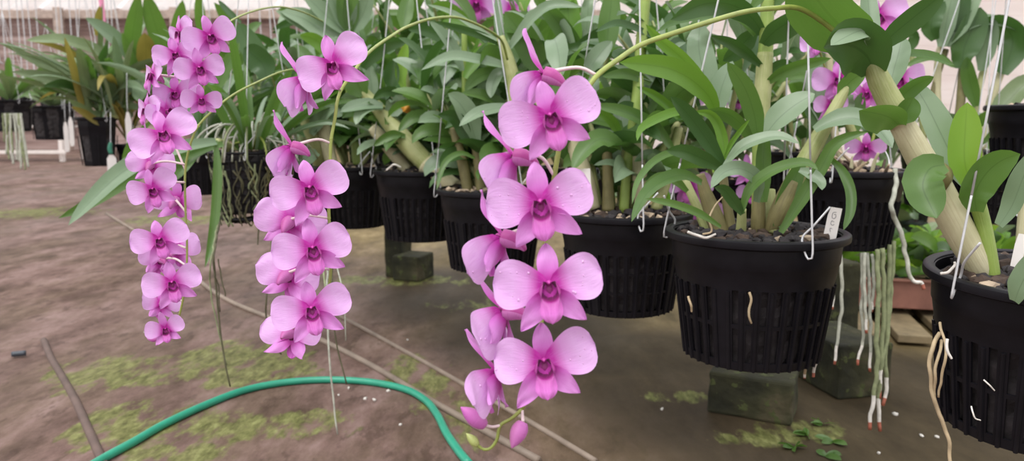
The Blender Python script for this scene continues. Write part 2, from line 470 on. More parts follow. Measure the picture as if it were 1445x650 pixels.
def prof_point(u):
    a = .6 + .4 * math.sin(min(1, u / .35) * PI / 2)
    b = 1.0 if u < .35 else max(0, 1 - ((u - .35) / .65) ** 1.6)
    return a * b
def view_frame(p):
    Z = (CAM - p).normalized(); Y = Vector((0, 0, 1)); X = Y.cross(Z).normalized(); Y = Z.cross(X).normalized()
    return Matrix((X, Y, Z)).transposed()
def flower(pl, px, py, d, w, yaw=0, pitch=0, roll=0, stem=None, drops=0, close=0.0, seed=None, pet=(10, 170), detail=True, lipmag=1.0):
    """yaw>0 faces image right, pitch>0 faces down, roll>0 lifts the right petal; w = tip to tip in px"""
    sd = rnd.uniform(0, 9) if seed is None else seed
    c = P(px, py, d); S = w * d / F
    R3 = view_frame(c) @ Matrix.Rotation(math.radians(yaw), 3, 'Y') @ Matrix.Rotation(math.radians(pitch), 3, 'X') @ Matrix.Rotation(math.radians(roll), 3, 'Z')
    m4 = Matrix.Translation(c) @ R3.to_4x4() @ Matrix.Diagonal((S, S, S, 1))
    J = lambda a: a + rnd.uniform(-.06, .06)
    rad = math.radians
    # core: column and spur (the chin behind the flower)
    bm = BM()
    add_tube(bm, [Vector((0, .0, -.03)), Vector((0, -.035, -.11)), Vector((0, -.10, -.19)), Vector((0, -.15, -.22))], [.085, .085, .055, .018], 10, 0, 12)
    bm.transform(m4); core = link('flower', bm, M['sepal_back'], pl.e)
    nu, nv = (14, 8) if detail else (9, 6)
    fw = close * .42
    # sepals
    for a, L_, Wd in ((rad(91), .37 * (1 + .35 * (close > .3)), .195), (rad(-40 + 8 * close), .41, .205), (rad(-131 - 8 * close), .42, .205)):
        lat = a < 0
        bm = BM(); add_grid(bm, petal_fn(J(a), L_ * (1 + rnd.uniform(-.06, .06)) * (1 - .15 * close), Wd, prof_point if lat else prof_sepal, (.025 if close < .3 else -.035) if lat else -.035, .03 + .05 * rnd.random(), .03, .02, seed=sd, fwd=fw * (.75 if lat else 1), dy=-.045 if lat else 0), nu, nv)
        bm.transform(m4); link('sepal', bm, M['sepal'], core)
    # petals in front of the sepals
    for k, a in enumerate(pet):
        fn = petal_fn(J(rad(a)), .475 * (1 + rnd.uniform(-.04, .04)) * (1 - .12 * close), .45 * (1 + rnd.uniform(-.05, .05)), prof_petal, -.01, .07 + rnd.uniform(-.05, .04), .035, .025, seed=sd + k, fwd=fw + .03)
        bm = BM(); add_grid(bm, fn, nu + 2, nv + 2)
        for q in range(drops):
            u, v = rnd.uniform(.3, .9), rnd.uniform(.15, .85)
            p = fn(u, v); rr = rnd.choice((.005, .006, .008, .012))
            r_ = bmesh.ops.create_icosphere(bm, subdivisions=2, radius=rr, matrix=Matrix.Translation(p + Vector((0, 0, rr * .15))) @ Matrix.Diagonal((1, 1.1, .6, 1)))
            for f in set(f for vv in r_['verts'] for f in vv.link_faces): f.material_index = 1
        bm.transform(m4); link('petal', bm, [M['petal'], M['drop']], core)
    # lip: rolled throat opening forward, tongue below
    bm = BM(); r0 = .098 * lipmag
    def lipf(u, v):
        s = v * 2 - 1
        def tube(k):
            a = s * rad(165 - 22 * k); r = r0 * (.45 + .55 * k)
            peak = .30 * max(0, abs(s) - .55)
            return Vector((r * math.sin(a) * (1 - .25 * max(0, abs(s) - .6)), -.03 - .015 * k - r * math.cos(a) * (1 + peak) , -.03 + .16 * k - .05 * k * abs(s)))
        if u < .58: return tube(u / .58)
        k = (u - .58) / .42
        wt = .098 * lipmag * math.sqrt(max(0, 1 - max(0, (k - .4) / .6) ** 2.2)) * (.85 + .2 * math.sin(k * PI))
        tongue = Vector((s * wt, -.125 - .205 * k, .13 + .05 * math.sin(k * 2.6) - .035 * s * s + .006 * math.sin(9 * s + sd)))
        e = min(1, k * 2.6); e = e * e * (3 - 2 * e)
        t0 = tube(1.0); low = max(0, 1 - abs(s) * 1.15)
        return t0.lerp(tongue, e)
    add_grid(bm, lipf, 24, 16); bm.transform(m4); link('lip', bm, M['lip'], core)
    bm = BM(); add_tube(bm, [Vector((0, .02, -.03)), Vector((0, .03, .02)), Vector((0, .026, .045)), Vector((0, .02, .055))], [.026, .026, .02, .006], 8, 0, 10)
    bm.transform(m4); link('column', bm, M['column'], core)
    if stem is not None:
        q = stem if isinstance(stem, Vector) else P(*stem)
        b0 = m4 @ Vector((0, .02, -.07)); mid = b0.lerp(q, .5) + (m4.to_3x3() @ Vector((0, .06, -.08))) * .8
        bm = BM(); add_tube(bm, [b0, mid, q], [.0016, .0013, .0012] if d < 1 else [.002, .0018, .0018], 7, 0, 12); link('pedicel', bm, M['pedicel'], core)
    return core
def bud(pl, base, tip, r, stem, mat='bud'):
    L_ = (tip - base); bm = BM()
    def fn(t): return (math.sin(PI * min(1, .10 + .90 * t) ** .8) ** .8)
    n = 12
    add_tube(bm, [base + L_ * (i / n) for i in range(n + 1)], [max(.06, fn(i / n)) * r for i in range(n)] + [r * .05], 10, 0, 24)
    o = link('bud', bm, M[mat], pl.e)
    bm = BM(); add_tube(bm, [base, base.lerp(stem, .5) + Vector((0, 0, -.001)), stem], [.0013, .001, .001], 7, 0, 10); link('pedicel', bm, M['pedicel'] if mat == 'bud' else M['stem'], o)
    return o
def spike(pl, pts, r0, r1, name='flower_stem', mat='stem'):
    bm = BM(); w = [P(*q) for q in pts]
    add_tube(bm, w, lin([r0, r1], len(pts)), 9, 0, len(pts) * 7)
    c = crom(w, len(pts) * 3)
    for i in range(4, len(c) - 2, 4):       # little bract nodes
        r_ = bmesh.ops.create_icosphere(bm, subdivisions=1, radius=r1 * 1.45, matrix=Matrix.Translation(c[i]))
    return link(name, bm, M[mat], pl.e)
def root(pl, pts, r=.0016, mat='root', tip=None, parent=None, d=None, n=None, tipfrac=.12):
    d = d or pl.d; bm = BM(); w = []
    for i, q in enumerate(pts):
        w.append(P(q[0], q[1], d + (q[2] if len(q) > 2 else 0)))
    ww = crom(w, len(w) * 4)
    ww = [p + Vector((noise.noise(p * 60), noise.noise(p * 60 + Vector((9, 0, 0))), 0)) * .0025 for p in ww]
    add_tube(bm, ww, [r] * 3 + [r * .9, r * .75], 7, 0, len(ww) * 2, (lambda t: (2 if t > 1 - tipfrac * .5 else (1 if t > 1 - tipfrac * 1.6 else 0))) if tip else None)
    return link('aerial_root', bm, [M[mat], M['rootwhite'], M['roottip']], parent or pl.e)
RAILZ = 1.22
def hanger(pl, hooks, top_px, label, z=RAILZ, tail=True, r=.0013):
    """three wires from the rail down to the rim of a pot; hooks are angles round the rim (deg, 0=right, -90=towards camera)"""
    c = pl.c; t = Vector((c.x, c.y, z))
    if top_px is not None: t.x = (top_px - CX) / F * pl.d
    e = empty('wire_hanger', t); tag(e, label, 'wire hanger', 'wire hangers of the hanging pots')
    for a in hooks:
        a = math.radians(a); R = pl.D / 2 * .955
        q = c + pl_tilt(pl, Vector((math.cos(a) * R, math.sin(a) * R, 0)))
        out = Vector((math.cos(a), math.sin(a), 0)); u = (t - q).normalized(); side = Vector((-out.y, out.x, 0))
        lo = q + out * .006 - Vector((0, 0, .012))
        pts = [t, t.lerp(q, .5), q + u * .09 + out * .006, q + u * .03 + out * .008, lo + out * .004, lo - Vector((0, 0, .004)) - side * .004, q - out * .004 + Vector((0, 0, .006)) - side * .006, q + Vector((0, 0, .022)) + side * .004 + out * .002]
        if tail: pts += [q + Vector((0, 0, .045)) + side * .024 + out * .004]
        w = [pts[0], pts[1], pts[2]]
        bm = BM(); add_tube(bm, [pts[0], pts[1], pts[2]], r, 7, 0, 8)
        add_tube(bm, pts[2:], r, 7, 0, 40)
        link('wire', bm, M['wire'], e)
    return e
def pl_tilt(pl, v):
    return (pl.m4.to_3x3() @ v) if pl.m4 else v
# ================================================================== THE SETTING
def floor_material():
    m, nt, b = newmat('wet_concrete'); v = coords(nt)
    vm = coords(nt, 'Object', (1, .42, 1)); big = noise_n(nt, 1.4, 5, vm, .6); med = noise_n(nt, 8.5, 9, vm, .72); fine = noise_n(nt, 52, 6, vm, .68); dots = noise_n(nt, 24, 5, vm, .62)
    patch = noise_n(nt, 3.4, 8, vm, .7)
    c = ramp(nt, med, [(.34, (.090, .055, .044)), (.5, (.190, .122, .105)), (.64, (.285, .196, .178))])
    c = mixc(nt, ramp(nt, patch, [(.44, (.75, .75, .75)), (.56, (0, 0, 0))]), c, ramp(nt, med, [(.36, (.055, .036, .022)), (.62, (.17, .118, .082))]))
    c = mixc(nt, math_n(nt, 'MULTIPLY', fine, .28), c, (.085, .055, .045))
    spots = N(nt, 'ShaderNodeMapRange'); spots.inputs[1].default_value = .55; spots.inputs[2].default_value = .63; nt.links.new(dots, spots.inputs[0])
    c = mixc(nt, math_n(nt, 'MULTIPLY', spots.outputs[0], .5), c, (.050, .030, .022))
    sep = N(nt, 'ShaderNodeSeparateXYZ'); nt.links.new(v, sep.inputs[0])
    def blob(px, py, rx, ry):
        g = G(px, py)
        dx = math_n(nt, 'MULTIPLY', math_n(nt, 'SUBTRACT', sep.outputs[0], g.x), 1 / rx)
        dy = math_n(nt, 'MULTIPLY', math_n(nt, 'SUBTRACT', sep.outputs[1], g.y), 1 / ry)
        dd = math_n(nt, 'ADD', math_n(nt, 'MULTIPLY', dx, dx), math_n(nt, 'MULTIPLY', dy, dy))
        return math_n(nt, 'SUBTRACT', 1.0, dd)
    def field(blobs):
        f = None
        for q in blobs:
            k = blob(*q); f = k if f is None else math_n(nt, 'MAXIMUM', f, k)
        return math_n(nt, 'MAXIMUM', f, -1.2)
    # tan film of algae along the row
    a = G(330, 260); e = G(900, 560)
    dirv = (e - a).normalized(); nx, ny = -dirv.y, dirv.x
    dist = math_n(nt, 'ADD', math_n(nt, 'MULTIPLY', math_n(nt, 'SUBTRACT', sep.outputs[0], a.x), nx), math_n(nt, 'MULTIPLY', math_n(nt, 'SUBTRACT', sep.outputs[1], a.y), ny))
    band = N(nt, 'ShaderNodeMapRange'); band.inputs[1].default_value = -.45; band.inputs[2].default_value = .25; nt.links.new(math_n(nt, 'ADD', dist, math_n(nt, 'MULTIPLY', math_n(nt, 'SUBTRACT', big, .5), 1.4)), band.inputs[0])
    tan = ramp(nt, med, [(.32, (.075, .055, .024)), (.55, (.20, .150, .072)), (.75, (.36, .285, .15))])
    tan = mixc(nt, math_n(nt, 'MULTIPLY', fine, .35), tan, (.10, .085, .035))
    c = mixc(nt, math_n(nt, 'MULTIPLY', band.outputs[0], .92), c, tan)
    shade_f = field([(1080, 590, .45, .35), (1190, 540, .35, .5), (1250, 640, .55, .40), (1280, 540, .3, .35), (760, 470, .35, .45), (900, 500, .4, .3), (640, 410, .35, .5), (1000, 560, .4, .3)])  # shade under the pots, painted over the floor as darker, wetter concrete
    shade_r = N(nt, 'ShaderNodeMapRange'); shade_r.inputs[1].default_value = .25; shade_r.inputs[2].default_value = 1.1; nt.links.new(math_n(nt, 'ADD', shade_f, math_n(nt, 'MULTIPLY', med, .8)), shade_r.inputs[0])
    c = mixc(nt, math_n(nt, 'MULTIPLY', shade_r.outputs[0], .86), c, mixc(nt, med, (.014, .010, .006), (.066, .050, .030)))
    # moss patches
    mf = field([(165, 525, .20, .16), (215, 600, .17, .14), (160, 590, .08, .2), (335, 500, .22, .16), (300, 600, .30, .10), (390, 515, .12, .10), (250, 640, .14, .07), (420, 590, .14, .06), (610, 545, .06, .20), (660, 590, .05, .18), (570, 520, .05, .16), (1130, 610, .12, .07), (960, 560, .10, .05), (1080, 618, .14, .05), (330, 530, .25, .10), (560, 395, .35, .14), (730, 430, .3, .12), (250, 310, .5, .3), (40, 300, .6, .4)])
    mm = math_n(nt, 'ADD', math_n(nt, 'MULTIPLY', mf, .26), math_n(nt, 'ADD', math_n(nt, 'MULTIPLY', dots, .9), math_n(nt, 'MULTIPLY', med, .75)))
    mr = N(nt, 'ShaderNodeMapRange'); mr.inputs[1].default_value = .93; mr.inputs[2].default_value = 1.05; nt.links.new(mm, mr.inputs[0])
    moss = ramp(nt, fine, [(.35, (.062, .070, .018)), (.52, (.155, .165, .055)), (.68, (.27, .29, .11))])
    c = mixc(nt, math_n(nt, 'MULTIPLY', mr.outputs[0], .85), c, moss)
    nt.links.new(c, b.inputs['Base Color'])
    r = ramp(nt, big, [(.4, (.52, .52, .52)), (.62, (.85, .85, .85))]); nt.links.new(r, b.inputs['Roughness'])
    b.inputs['Specular IOR Level'].default_value = .15
    bump(nt, b, math_n(nt, 'ADD', med, math_n(nt, 'MULTIPLY', fine, .5)), .3, .006)
    return m
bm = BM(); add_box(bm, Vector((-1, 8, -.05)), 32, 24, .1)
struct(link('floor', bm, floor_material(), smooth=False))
# far wall of boards, with translucent sheeting above
def board_mat():
    m, nt, b = newmat('weathered_boards'); v = coords(nt, 'Object', (.35, 1, 7)); n1 = noise_n(nt, 1.3, 5, v, .6)
    c = ramp(nt, n1, [(.3, (.15, .09, .08)), (.5, (.33, .23, .205)), (.7, (.52, .40, .37))])
    nt.links.new(c, b.inputs['Base Color']); b.inputs['Roughness'].default_value = .8; return m
M['boards'] = board_mat()
bm = BM(); yb = 15.5
zz = 0.0
while zz < 2.6:
    add_box(bm, Vector((-2.2, yb + rnd.uniform(-.015, .015), zz + .085)), 26, .05, .168, 0, .004); zz += .17
add_box(bm, Vector((-2.2, yb + .08, 1.3)), 26, .06, 2.6)
struct(link('wall_back', bm, M['boards'], smooth=False))
m, nt, b = newmat('white_sheeting'); v = coords(nt, 'Object', (2.2, .4, .4)); w = noise_n(nt, 2, 3, v)
cc = ramp(nt, w, [(.35, (.80, .74, .72)), (.6, (.93, .91, .90))]); nt.links.new(cc, b.inputs['Base Color']); b.inputs['Roughness'].default_value = .5
translucent(nt, b, (.95, .92, .91), .6); M['sheet'] = m
bm = BM()
for i in range(16):      # corrugated white roof sheets sloping up behind the board wall
    x0 = -13.5 + i * 1.5
    def f(u, v, x0=x0): return Vector((x0 + u * 1.44, 15.3 + v * 2.4, 2.66 + v * 1.4 + .02 * math.sin(u * 40)))
    add_grid(bm, f, 36, 1)
struct(link('ceiling', bm, M['sheet']))
for i, x in enumerate((-10.2, -8.6, -6.4, -3.6, -1.2, 1.0)):
    bm = BM(); add_box(bm, Vector((x, 15.2, 1.35)), .14, .14, 2.7, 0, .01); struct(link('trim_%d' % (i + 1), bm, M['post'], smooth=False))
bm = BM(); add_box(bm, Vector((-2.2, 15.3, 2.58)), 26, .10, .16, 0, .01); struct(link('trim_7', bm, M['post'], smooth=False))
# white-washed sheeting close on the right
bm = BM()
for k in range(22):
    add_box(bm, Vector((5.0, 6.6, .06 + k * .12)), 8.4, .03, .119, 0, .003)
m, nt, b = newmat('whitewashed_boards'); n1 = noise_n(nt, 1.2, 5, coords(nt, 'Object', (.6, 1, 5)))
nt.links.new(ramp(nt, n1, [(.3, (.80, .70, .68)), (.6, (.94, .89, .88))]), b.inputs['Base Color']); b.inputs['Roughness'].default_value = .7
translucent(nt, b, (.96, .91, .90), .5); M['whitewash'] = m
struct(link('wall_right', bm, M['whitewash'], smooth=False))
# rail in the distance that carries bare wires
bm = BM(); add_tube(bm, [Vector((-6.5, 7.0, 2.4)), Vector((1.0, 7.0, 2.4))], .02, 8, 0, 4); struct(link('trim_9', bm, M['pipe']))
# overhead rail that carries the hanging pots (above the frame)
bm = BM(); add_tube(bm, [Vector((.9, .55, RAILZ + .012)), Vector((.42, 1.0, RAILZ + .012)), Vector((.1, 1.55, RAILZ + .012)), Vector((-.55, 2.3, RAILZ + .012)), Vector((-1.6, 3.4, RAILZ + .012))], .012, 10, 0, 40)
struct(link('trim_8', bm, M['pipe']))
# ================================================================== ON THE FLOOR
def floor_tube(name, pts, r, mat, n=None, sink=0.0):
    bm = BM(); add_tube(bm, [G(*p) + Vector((0, 0, r - sink)) for p in pts], r, 12, 0, n or len(pts) * 8)
    return link(name, bm, M[mat], origin=G(*pts[len(pts) // 2]))
tag(floor_tube('garden_hose', [(120, 668), (150, 650), (190, 628), (233, 603), (290, 576), (345, 555), (400, 544), (460, 540), (520, 543), (570, 553), (600, 569), (617, 590), (630, 616), (646, 640), (662, 660)], .0078, 'hose'),
    'green garden hose curving across the wet concrete floor', 'hose')
tag(floor_tube('floor_pipe', [(150, 302), (230, 352), (300, 412), (380, 450), (450, 480), (525, 518), (600, 563), (680, 608), (760, 652)], .0072, 'pipe', sink=.003), 'thin grey-brown pipe lying on the floor, passing behind the green hose, thicker of two', 'pipe')
tag(floor_tube('floor_pipe', [(425, 425), (485, 450), (565, 493), (650, 541), (750, 598), (840, 652)], .0055, 'pipe', sink=.003), 'thinner tan pipe on the floor, nearer the brick blocks than the other', 'pipe')
tag(floor_tube('old_hose', [(62, 480), (72, 505), (84, 525), (105, 562), (125, 606), (140, 640), (152, 668)], .0085, 'oldhose', sink=.009), 'muddy brown flattened hose on the floor at lower left', 'hose')
bm = BM(); add_tube(bm, [G(17, 505) + Vector((0, 0, .01)), G(37, 503) + Vector((0, 0, .01))], .007, 8, 0, 6)
tag(link('plastic_scrap', bm, simple('blue_grey', (.05, .06, .075), .4), origin=G(27, 504)), 'small dark blue-grey scrap lying on the floor at far left', 'scrap')
def block(px, py, w, dep, h, rot, label, hollow=False):
    g = G(px, py); bm = BM()
    add_box(bm, g + Vector((0, 0, h / 2)), w, dep, h, rot, .006)
    bmesh.ops.subdivide_edges(bm, edges=[e for e in bm.edges if e.calc_length() > .03], cuts=4, use_grid_fill=True)
    for v in bm.verts: v.co += Vector((noise.noise(v.co * 30), noise.noise(v.co * 30 + Vector((5, 0, 0))), 0)) * .004
    return tag(link('concrete_block', bm, M['shaded_mossblock'], origin=g, smooth=False), label, 'block', 'mossy blocks on the floor')
block(1062, 580, .165, .10, .088, math.radians(-28), 'mossy concrete block on the floor below the pot with the white tag')
block(584, 392, .11, .13, .095, math.radians(-20), 'low mossy block in front of the taller block, below the pots at centre')
block(563, 388, .07, .10, .20, math.radians(-18), 'taller mossy block standing behind the low one at centre')
block(1180, 540, .13, .20, .12, math.radians(12), 'wide dark block under the hanging roots at right')
block(1166, 492, .10, .12, .24, math.radians(8), 'upright dark block behind the wide one, near the brown tray')
pebs = [(205, 470), (480, 540), (492, 548), (548, 552), (575, 480), (565, 600), (230, 455), (1300, 615), (1322, 617), (934, 578), (1263, 585), (515, 563), (528, 565), (1240, 640), (478, 558)]
for i, (x, y) in enumerate(pebs):
    g = G(x, y); bm = BM(); chunk(bm, g + Vector((0, 0, .002)), .0045, 0)
    o = link('pebble', bm, M['rootwhite'], origin=g); tag(o, 'tiny pale pebble on the wet concrete floor', 'pebble', 'pale pebbles scattered on the floor')
# small weeds by the block
for i, (x, y, k) in enumerate([(1138, 615, 6), (1160, 600, 5), (1175, 625, 5), (1120, 633, 6), (1165, 645, 5)]):
    g = G(x, y); bm = BM()
    for j in range(k):
        a = rnd.uniform(0, 6.28); b2 = wild_leaf(g + Vector((0, 0, .003)), a, .35, rnd.uniform(.02, .035), .012, .8, .1, 6)
        me = bpy.data.meshes.new('tmp'); b2.to_mesh(me); b2.free(); bm.from_mesh(me); bpy.data.meshes.remove(me)
    o = link('weed', bm, M['leaf'], origin=g)
    tag(o, ['flat green weed close against the corner of the mossy block', 'green weed furthest from the camera by the mossy block', 'green weed right of the others near the block', 'nearest green weed left of centre, below the mossy block', 'nearest green weed at right, below the mossy block'][i], 'weed', 'small weeds beside the mossy block')
# ================================================================== RIGHT-HAND POT WITH THE NEAREST SPRAY
A = Plant('nearest black pot at right edge, thick leaning cane, bearing the rightmost pink spray', 1484, 388, .83, .245, .172, None, (math.radians(3), 0), 320, .05, slots=34)
big = A.cane([(1404, 418, .02), (1385, 380), (1352, 322), (1318, 258), (1290, 207), (1268, 167), (1253, 138), (1240, 112), (1229, 86)], [11, 17, 20.5, 21, 21, 19, 16.5, 15, 11], 'sheath', sides=18)
# green upper length of the same cane
up = A.cane([(1272, 174, -.003), (1253, 138, -.003), (1240, 112, -.003), (1228, 84, -.003)], [20, 17.3, 15.8, 12], 'cane', sides=18)
bm = BM(); add_tube(bm, [A.W((1322, 246, -.004), A.d), A.W((1316, 254, -.012), A.d)], [21.4 * A.d / F, 21.6 * A.d / F], 18, 0, 3); link('node_ring', bm, M['oldcane'], big)
L = A.leaf
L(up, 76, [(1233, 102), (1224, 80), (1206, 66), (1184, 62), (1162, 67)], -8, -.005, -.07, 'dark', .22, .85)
L(up, 26, [(1228, 60), (1222, 44), (1206, 46), (1172, 64)], 35, -.03, -.08, 'grey', .1, .6)
L(up, 80, [(1212, 66), (1190, 42), (1160, 8), (1128, -40)], -25, .02, -.05, 'leaf', .2, .9)
L(up, 24, [(1232, 60), (1228, 30), (1222, -25)], 15, .03, .05, 'grey')
L(up, 31, [(1240, 68), (1262, 47), (1295, 20), (1335, -12)], -25, .02, -.02, 'dark', .15)
L(up, 34, [(1256, 124), (1261, 100), (1268, 75), (1273, 52)], 20, .015, .03, 'grey', .1, .8)
L(big, 42, [(1268, 176), (1256, 166), (1238, 160), (1212, 156)], -30, -.02, -.06, 'leaf', .3, .9)
L(big, 30, [(1268, 172), (1278, 158), (1289, 137)], -20, -.02, -.03, 'leaf', .25, .9)
L(up, 11, [(1258, 78), (1280, 76), (1312, 79), (1347, 92)], 45, .03, .02, 'leaf', .2)
L(big, 50, [(1333, 232), (1312, 238), (1302, 262), (1312, 288), (1322, 308)], 10, -.03, -.06, 'leaf', .2, .95)
L(up, 22, [(1258, 148), (1272, 136), (1292, 120), (1318, 108)], -30, .02, .0, 'leaf')
sh = A.cane([(1402, 408, -.005), (1394, 350, -.01), (1386, 310, -.01), (1372, 262, -.012)], [11.5, 10.5, 10, 11], 'newcane', sides=14)
L(sh, 38, [(1372, 268), (1352, 238), (1326, 185), (1306, 145), (1283, 109)], 30, .0, .02, 'grey', .12, .6)
L(sh, 42, [(1370, 266), (1361, 225), (1362, 185), (1365, 144)], 5, -.015, -.02, 'lime', .22, .8)
L(sh, 43, [(1378, 298), (1376, 272), (1392, 244), (1414, 226), (1440, 217)], -15, -.025, -.07, 'leaf', .2, .85)
rc = A.cane([(1438, 412, .04), (1441, 370, .03), (1444, 320, .03), (1448, 270, .03)], [11, 9, 8.5, 8], 'sheath')
L(rc, 28, [(1410, 318), (1428, 290), (1442, 255), (1460, 210)], 30, -.06, -.1, 'grey', .15, .6)
L(rc, 30, [(1432, 425), (1438, 408), (1452, 380), (1470, 350)], 25, -.09, -.12, 'grey', .15)
for q in ([(1300, 510, -.05), (1330, 480, -.02)],): pass
root(A, [(1327, 470, -.02), (1312, 500, -.03), (1314, 540, -.03), (1319, 565, -.03), (1332, 600, -.03), (1341, 640, -.03), (1344, 670, -.03)], .0022, 'roottan')
root(A, [(1330, 480, -.02), (1320, 515, -.035), (1320, 560, -.03)], .0016, 'roottan')
root(A, [(1326, 455, -.03), (1335, 500, -.05), (1324, 560, -.035)], .0014, 'roottan')
root(A, [(1338, 478, -.105), (1337, 495, -.107), (1342, 506, -.108)], .0014, 'rootwhite')
root(A, [(1388, 536, -.115), (1396, 544, -.118), (1404, 551, -.115)], .0007, 'rootwhite')
root(A, [(1372, 573, -.115), (1374, 582, -.117), (1378, 590, -.117), (1385, 593, -.117)], .0007, 'rootwhite')
root(A, [(1328, 386, -.03), (1338, 384, -.035), (1346, 375, -.035), (1345, 369, -.035)], .0015, 'rootwhite')
spike(A, [(1196, 62, .0), (1165, 34, -.01), (1128, 12, -.03), (1090, 12, -.07), (1050, 17, -.11), (1000, 31, -.16), (950, 47, -.20), (905, 63, -.235), (875, 82, -.26), (843, 106, -.29), (825, 132, -.30), (803, 163, -.31), (793, 190, -.31), (782, 250, -.315), (770, 330, -.315), (766, 400, -.315), (764, 455, -.31), (756, 520, -.31), (737, 577, -.31)][:0] or
      [(1196, 62, .83), (1165, 34, .82), (1128, 12, .80), (1090, 12, .76), (1050, 17, .72), (1000, 31, .67), (950, 47, .63), (905, 63, .60), (875, 82, .57), (843, 106, .545), (825, 132, .54), (803, 163, .535), (793, 190, .53), (782, 250, .53), (770, 330, .53), (766, 400, .53), (764, 455, .53), (756, 520, .53), (737, 577, .53)], .0028, .0014)
# flowers of the nearest spray
flower(A, 777, 166, .50, 146, 4, -2, 14, (800, 170, .535), 6, seed=1.2, pet=(16, 176))
flower(A, 763, 288, .50, 156, -2, 2, 8, (776, 292, .53), 7, seed=2.3, pet=(12, 172))
flower(A, 775, 403, .49, 158, 2, 2, 5, (768, 380, .53), 7, seed=3.7, pet=(13, 173))
flower(A, 768, 512, .50, 150, 0, 4, 6, (758, 500, .53), 6, seed=4.1, pet=(18, 170))
flower(A, 764, 106, .55, 146, -104, 8, 0, (842, 106, .545), 2, seed=5.3, close=.5, pet=(-34, 212))
flower(A, 722, 222, .53, 154, -106, 16, 0, (782, 248, .53), 3, seed=6.9, close=.6, pet=(-30, 208))
flower(A, 706, 336, .53, 154, -112, 10, 0, (772, 325, .53), 3, seed=7.4, close=.5, pet=(-36, 214))
flower(A, 708, 440, .53, 158, -108, 20, 0, (766, 420, .53), 3, seed=8.8, close=.5, pet=(-30, 210))
flower(A, 698, 526, .53, 154, -106, 20, 0, (760, 500, .53), 3, seed=9.9, close=.5, pet=(-28, 206))
st = P(737, 577, .53)
bud(A, P(738, 595, .525), P(722, 632, .52), .0058, st)
j = P(706, 600, .53)
bm = BM(); add_tube(bm, [st, P(722, 590, .53), j, P(701, 620, .53), P(692, 632, .53), P(682, 634, .53)], [.0014, .0012, .0012, .001], 7, 0, 24); link('flower_stem', bm, M['stem'], A.e)
bud(A, P(684, 600, .525), P(650, 574, .52), .0058, j)
bud(A, P(674, 628, .53), P(658, 611, .53), .0032, P(688, 634, .53), 'budgreen')
hanger(A, (192, -100, 60), 1452, 'bent wire hanger hooked on the rim of the nearest pot at right edge')
# ================================================================== POT WITH THE WHITE TAG
B = Plant('hanging black slatted pot with white tag, leafy clump and green cane leaning right', 1066, 326, 1.05, .24, .171, None, (0, 0), 320, .06)
L = B.leaf
back = B.cane([(1070, 315, .06), (1072, 240, .06), (1074, 175, .06), (1077, 120, .06), (1081, 60, .06), (1083, 0, .06), (1084, -40, .06)], [10, 11, 12, 12, 11, 10, 9], 'newcane', sides=16)
bb = B.cane([(1073, 176, .057), (1076, 130, .057), (1080, 75, .057)], [12.5, 12.5, 11.5], 'cane', sides=16)
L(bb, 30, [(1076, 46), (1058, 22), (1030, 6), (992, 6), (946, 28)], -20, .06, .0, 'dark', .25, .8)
L(bb, 14, [(1065, 50), (1040, 24), (1000, 20), (955, 30), (926, 46)], 35, .07, .03, 'leaf')
L(bb, 16, [(1074, 92), (1052, 74), (1030, 60), (1003, 50)], -10, .05, .0, 'dark', .3)
L(bb, 26, [(1066, 42), (1052, 58), (1036, 74), (1020, 86)], -25, .08, .09, 'dark')
L(bb, 33, [(1076, 62), (1092, 45), (1118, 28), (1150, 12)], -30, .05, .0, 'dark', .25, .8)
L(bb, 17, [(1082, 117), (1100, 104), (1130, 92), (1173, 82)], -15, .05, .0, 'leaf', .25)
L(bb, 16, [(1083, 110), (1092, 96), (1108, 90), (1122, 94)], -25, .06, .05, 'dark')
L(bb, 18, [(1062, 10), (1072, -10), (1060, -40)], 0, .06, .05, 'leaf')
L(bb, 20, [(1086, 8), (1100, -5), (1120, -20)], 0, .06, .05, 'leaf')
fan = B.cane([(1034, 336), (1028, 300), (1022, 262), (1018, 225)], [8, 7, 6.5, 6], 'oldcane')
L(fan, 31, [(1009, 158), (1002, 138), (978, 114), (948, 98), (912, 91), (874, 88)], 8, -.02, -.11, 'bright', .2, .7)
L(fan, 19, [(1003, 145), (988, 112), (960, 80), (932, 57), (911, 34)], -10, -.01, -.05, 'bright', .3, .6)
L(fan, 38, [(1001, 135), (992, 100), (986, 65), (988, 32)], 25, .01, .03, 'grey', .1, .9)
L(fan, 30, [(1010, 165), (1016, 132), (1024, 108), (1034, 86)], 25, -.01, -.01, 'grey', .1, .7)
L(fan, 27, [(1070, 200), (1064, 160), (1050, 122), (1026, 87)], -5, -.03, -.07, 'leaf', .15, .7)
L(fan, 23, [(1020, 232), (996, 195), (970, 160), (946, 136)], 10, -.05, -.10, 'dark', .15, .8)
L(fan, 22, [(1018, 237), (996, 226), (968, 214), (940, 212)], -5, -.06, -.10, 'dark', .2, .8)
L(fan, 15, [(1023, 228), (1020, 195), (1012, 172), (1000, 160), (980, 157)], -10, -.05, -.06, 'bright', .3)
L(fan, 19, [(1062, 200), (1046, 175), (1022, 159), (990, 157)], -30, -.03, -.05, 'leaf', .2)
L(fan, 7, [(1023, 222), (1032, 202), (1045, 184), (1058, 168)], 0, -.06, -.09, 'bright', .3)
L(fan, 15, [(1023, 234), (1046, 209), (1075, 196), (1102, 193), (1128, 203)], 45, -.06, -.09, 'grey', .2)
c2 = B.cane([(1044, 340, -.02), (1046, 320, -.03), (1047, 295, -.04)], [8, 7, 6], 'cane')
c3 = B.cane([(1070, 342, -.01), (1070, 305, -.02), (1073, 262, -.02), (1077, 235, -.02)], [10, 10, 8, 6], 'oldcane')
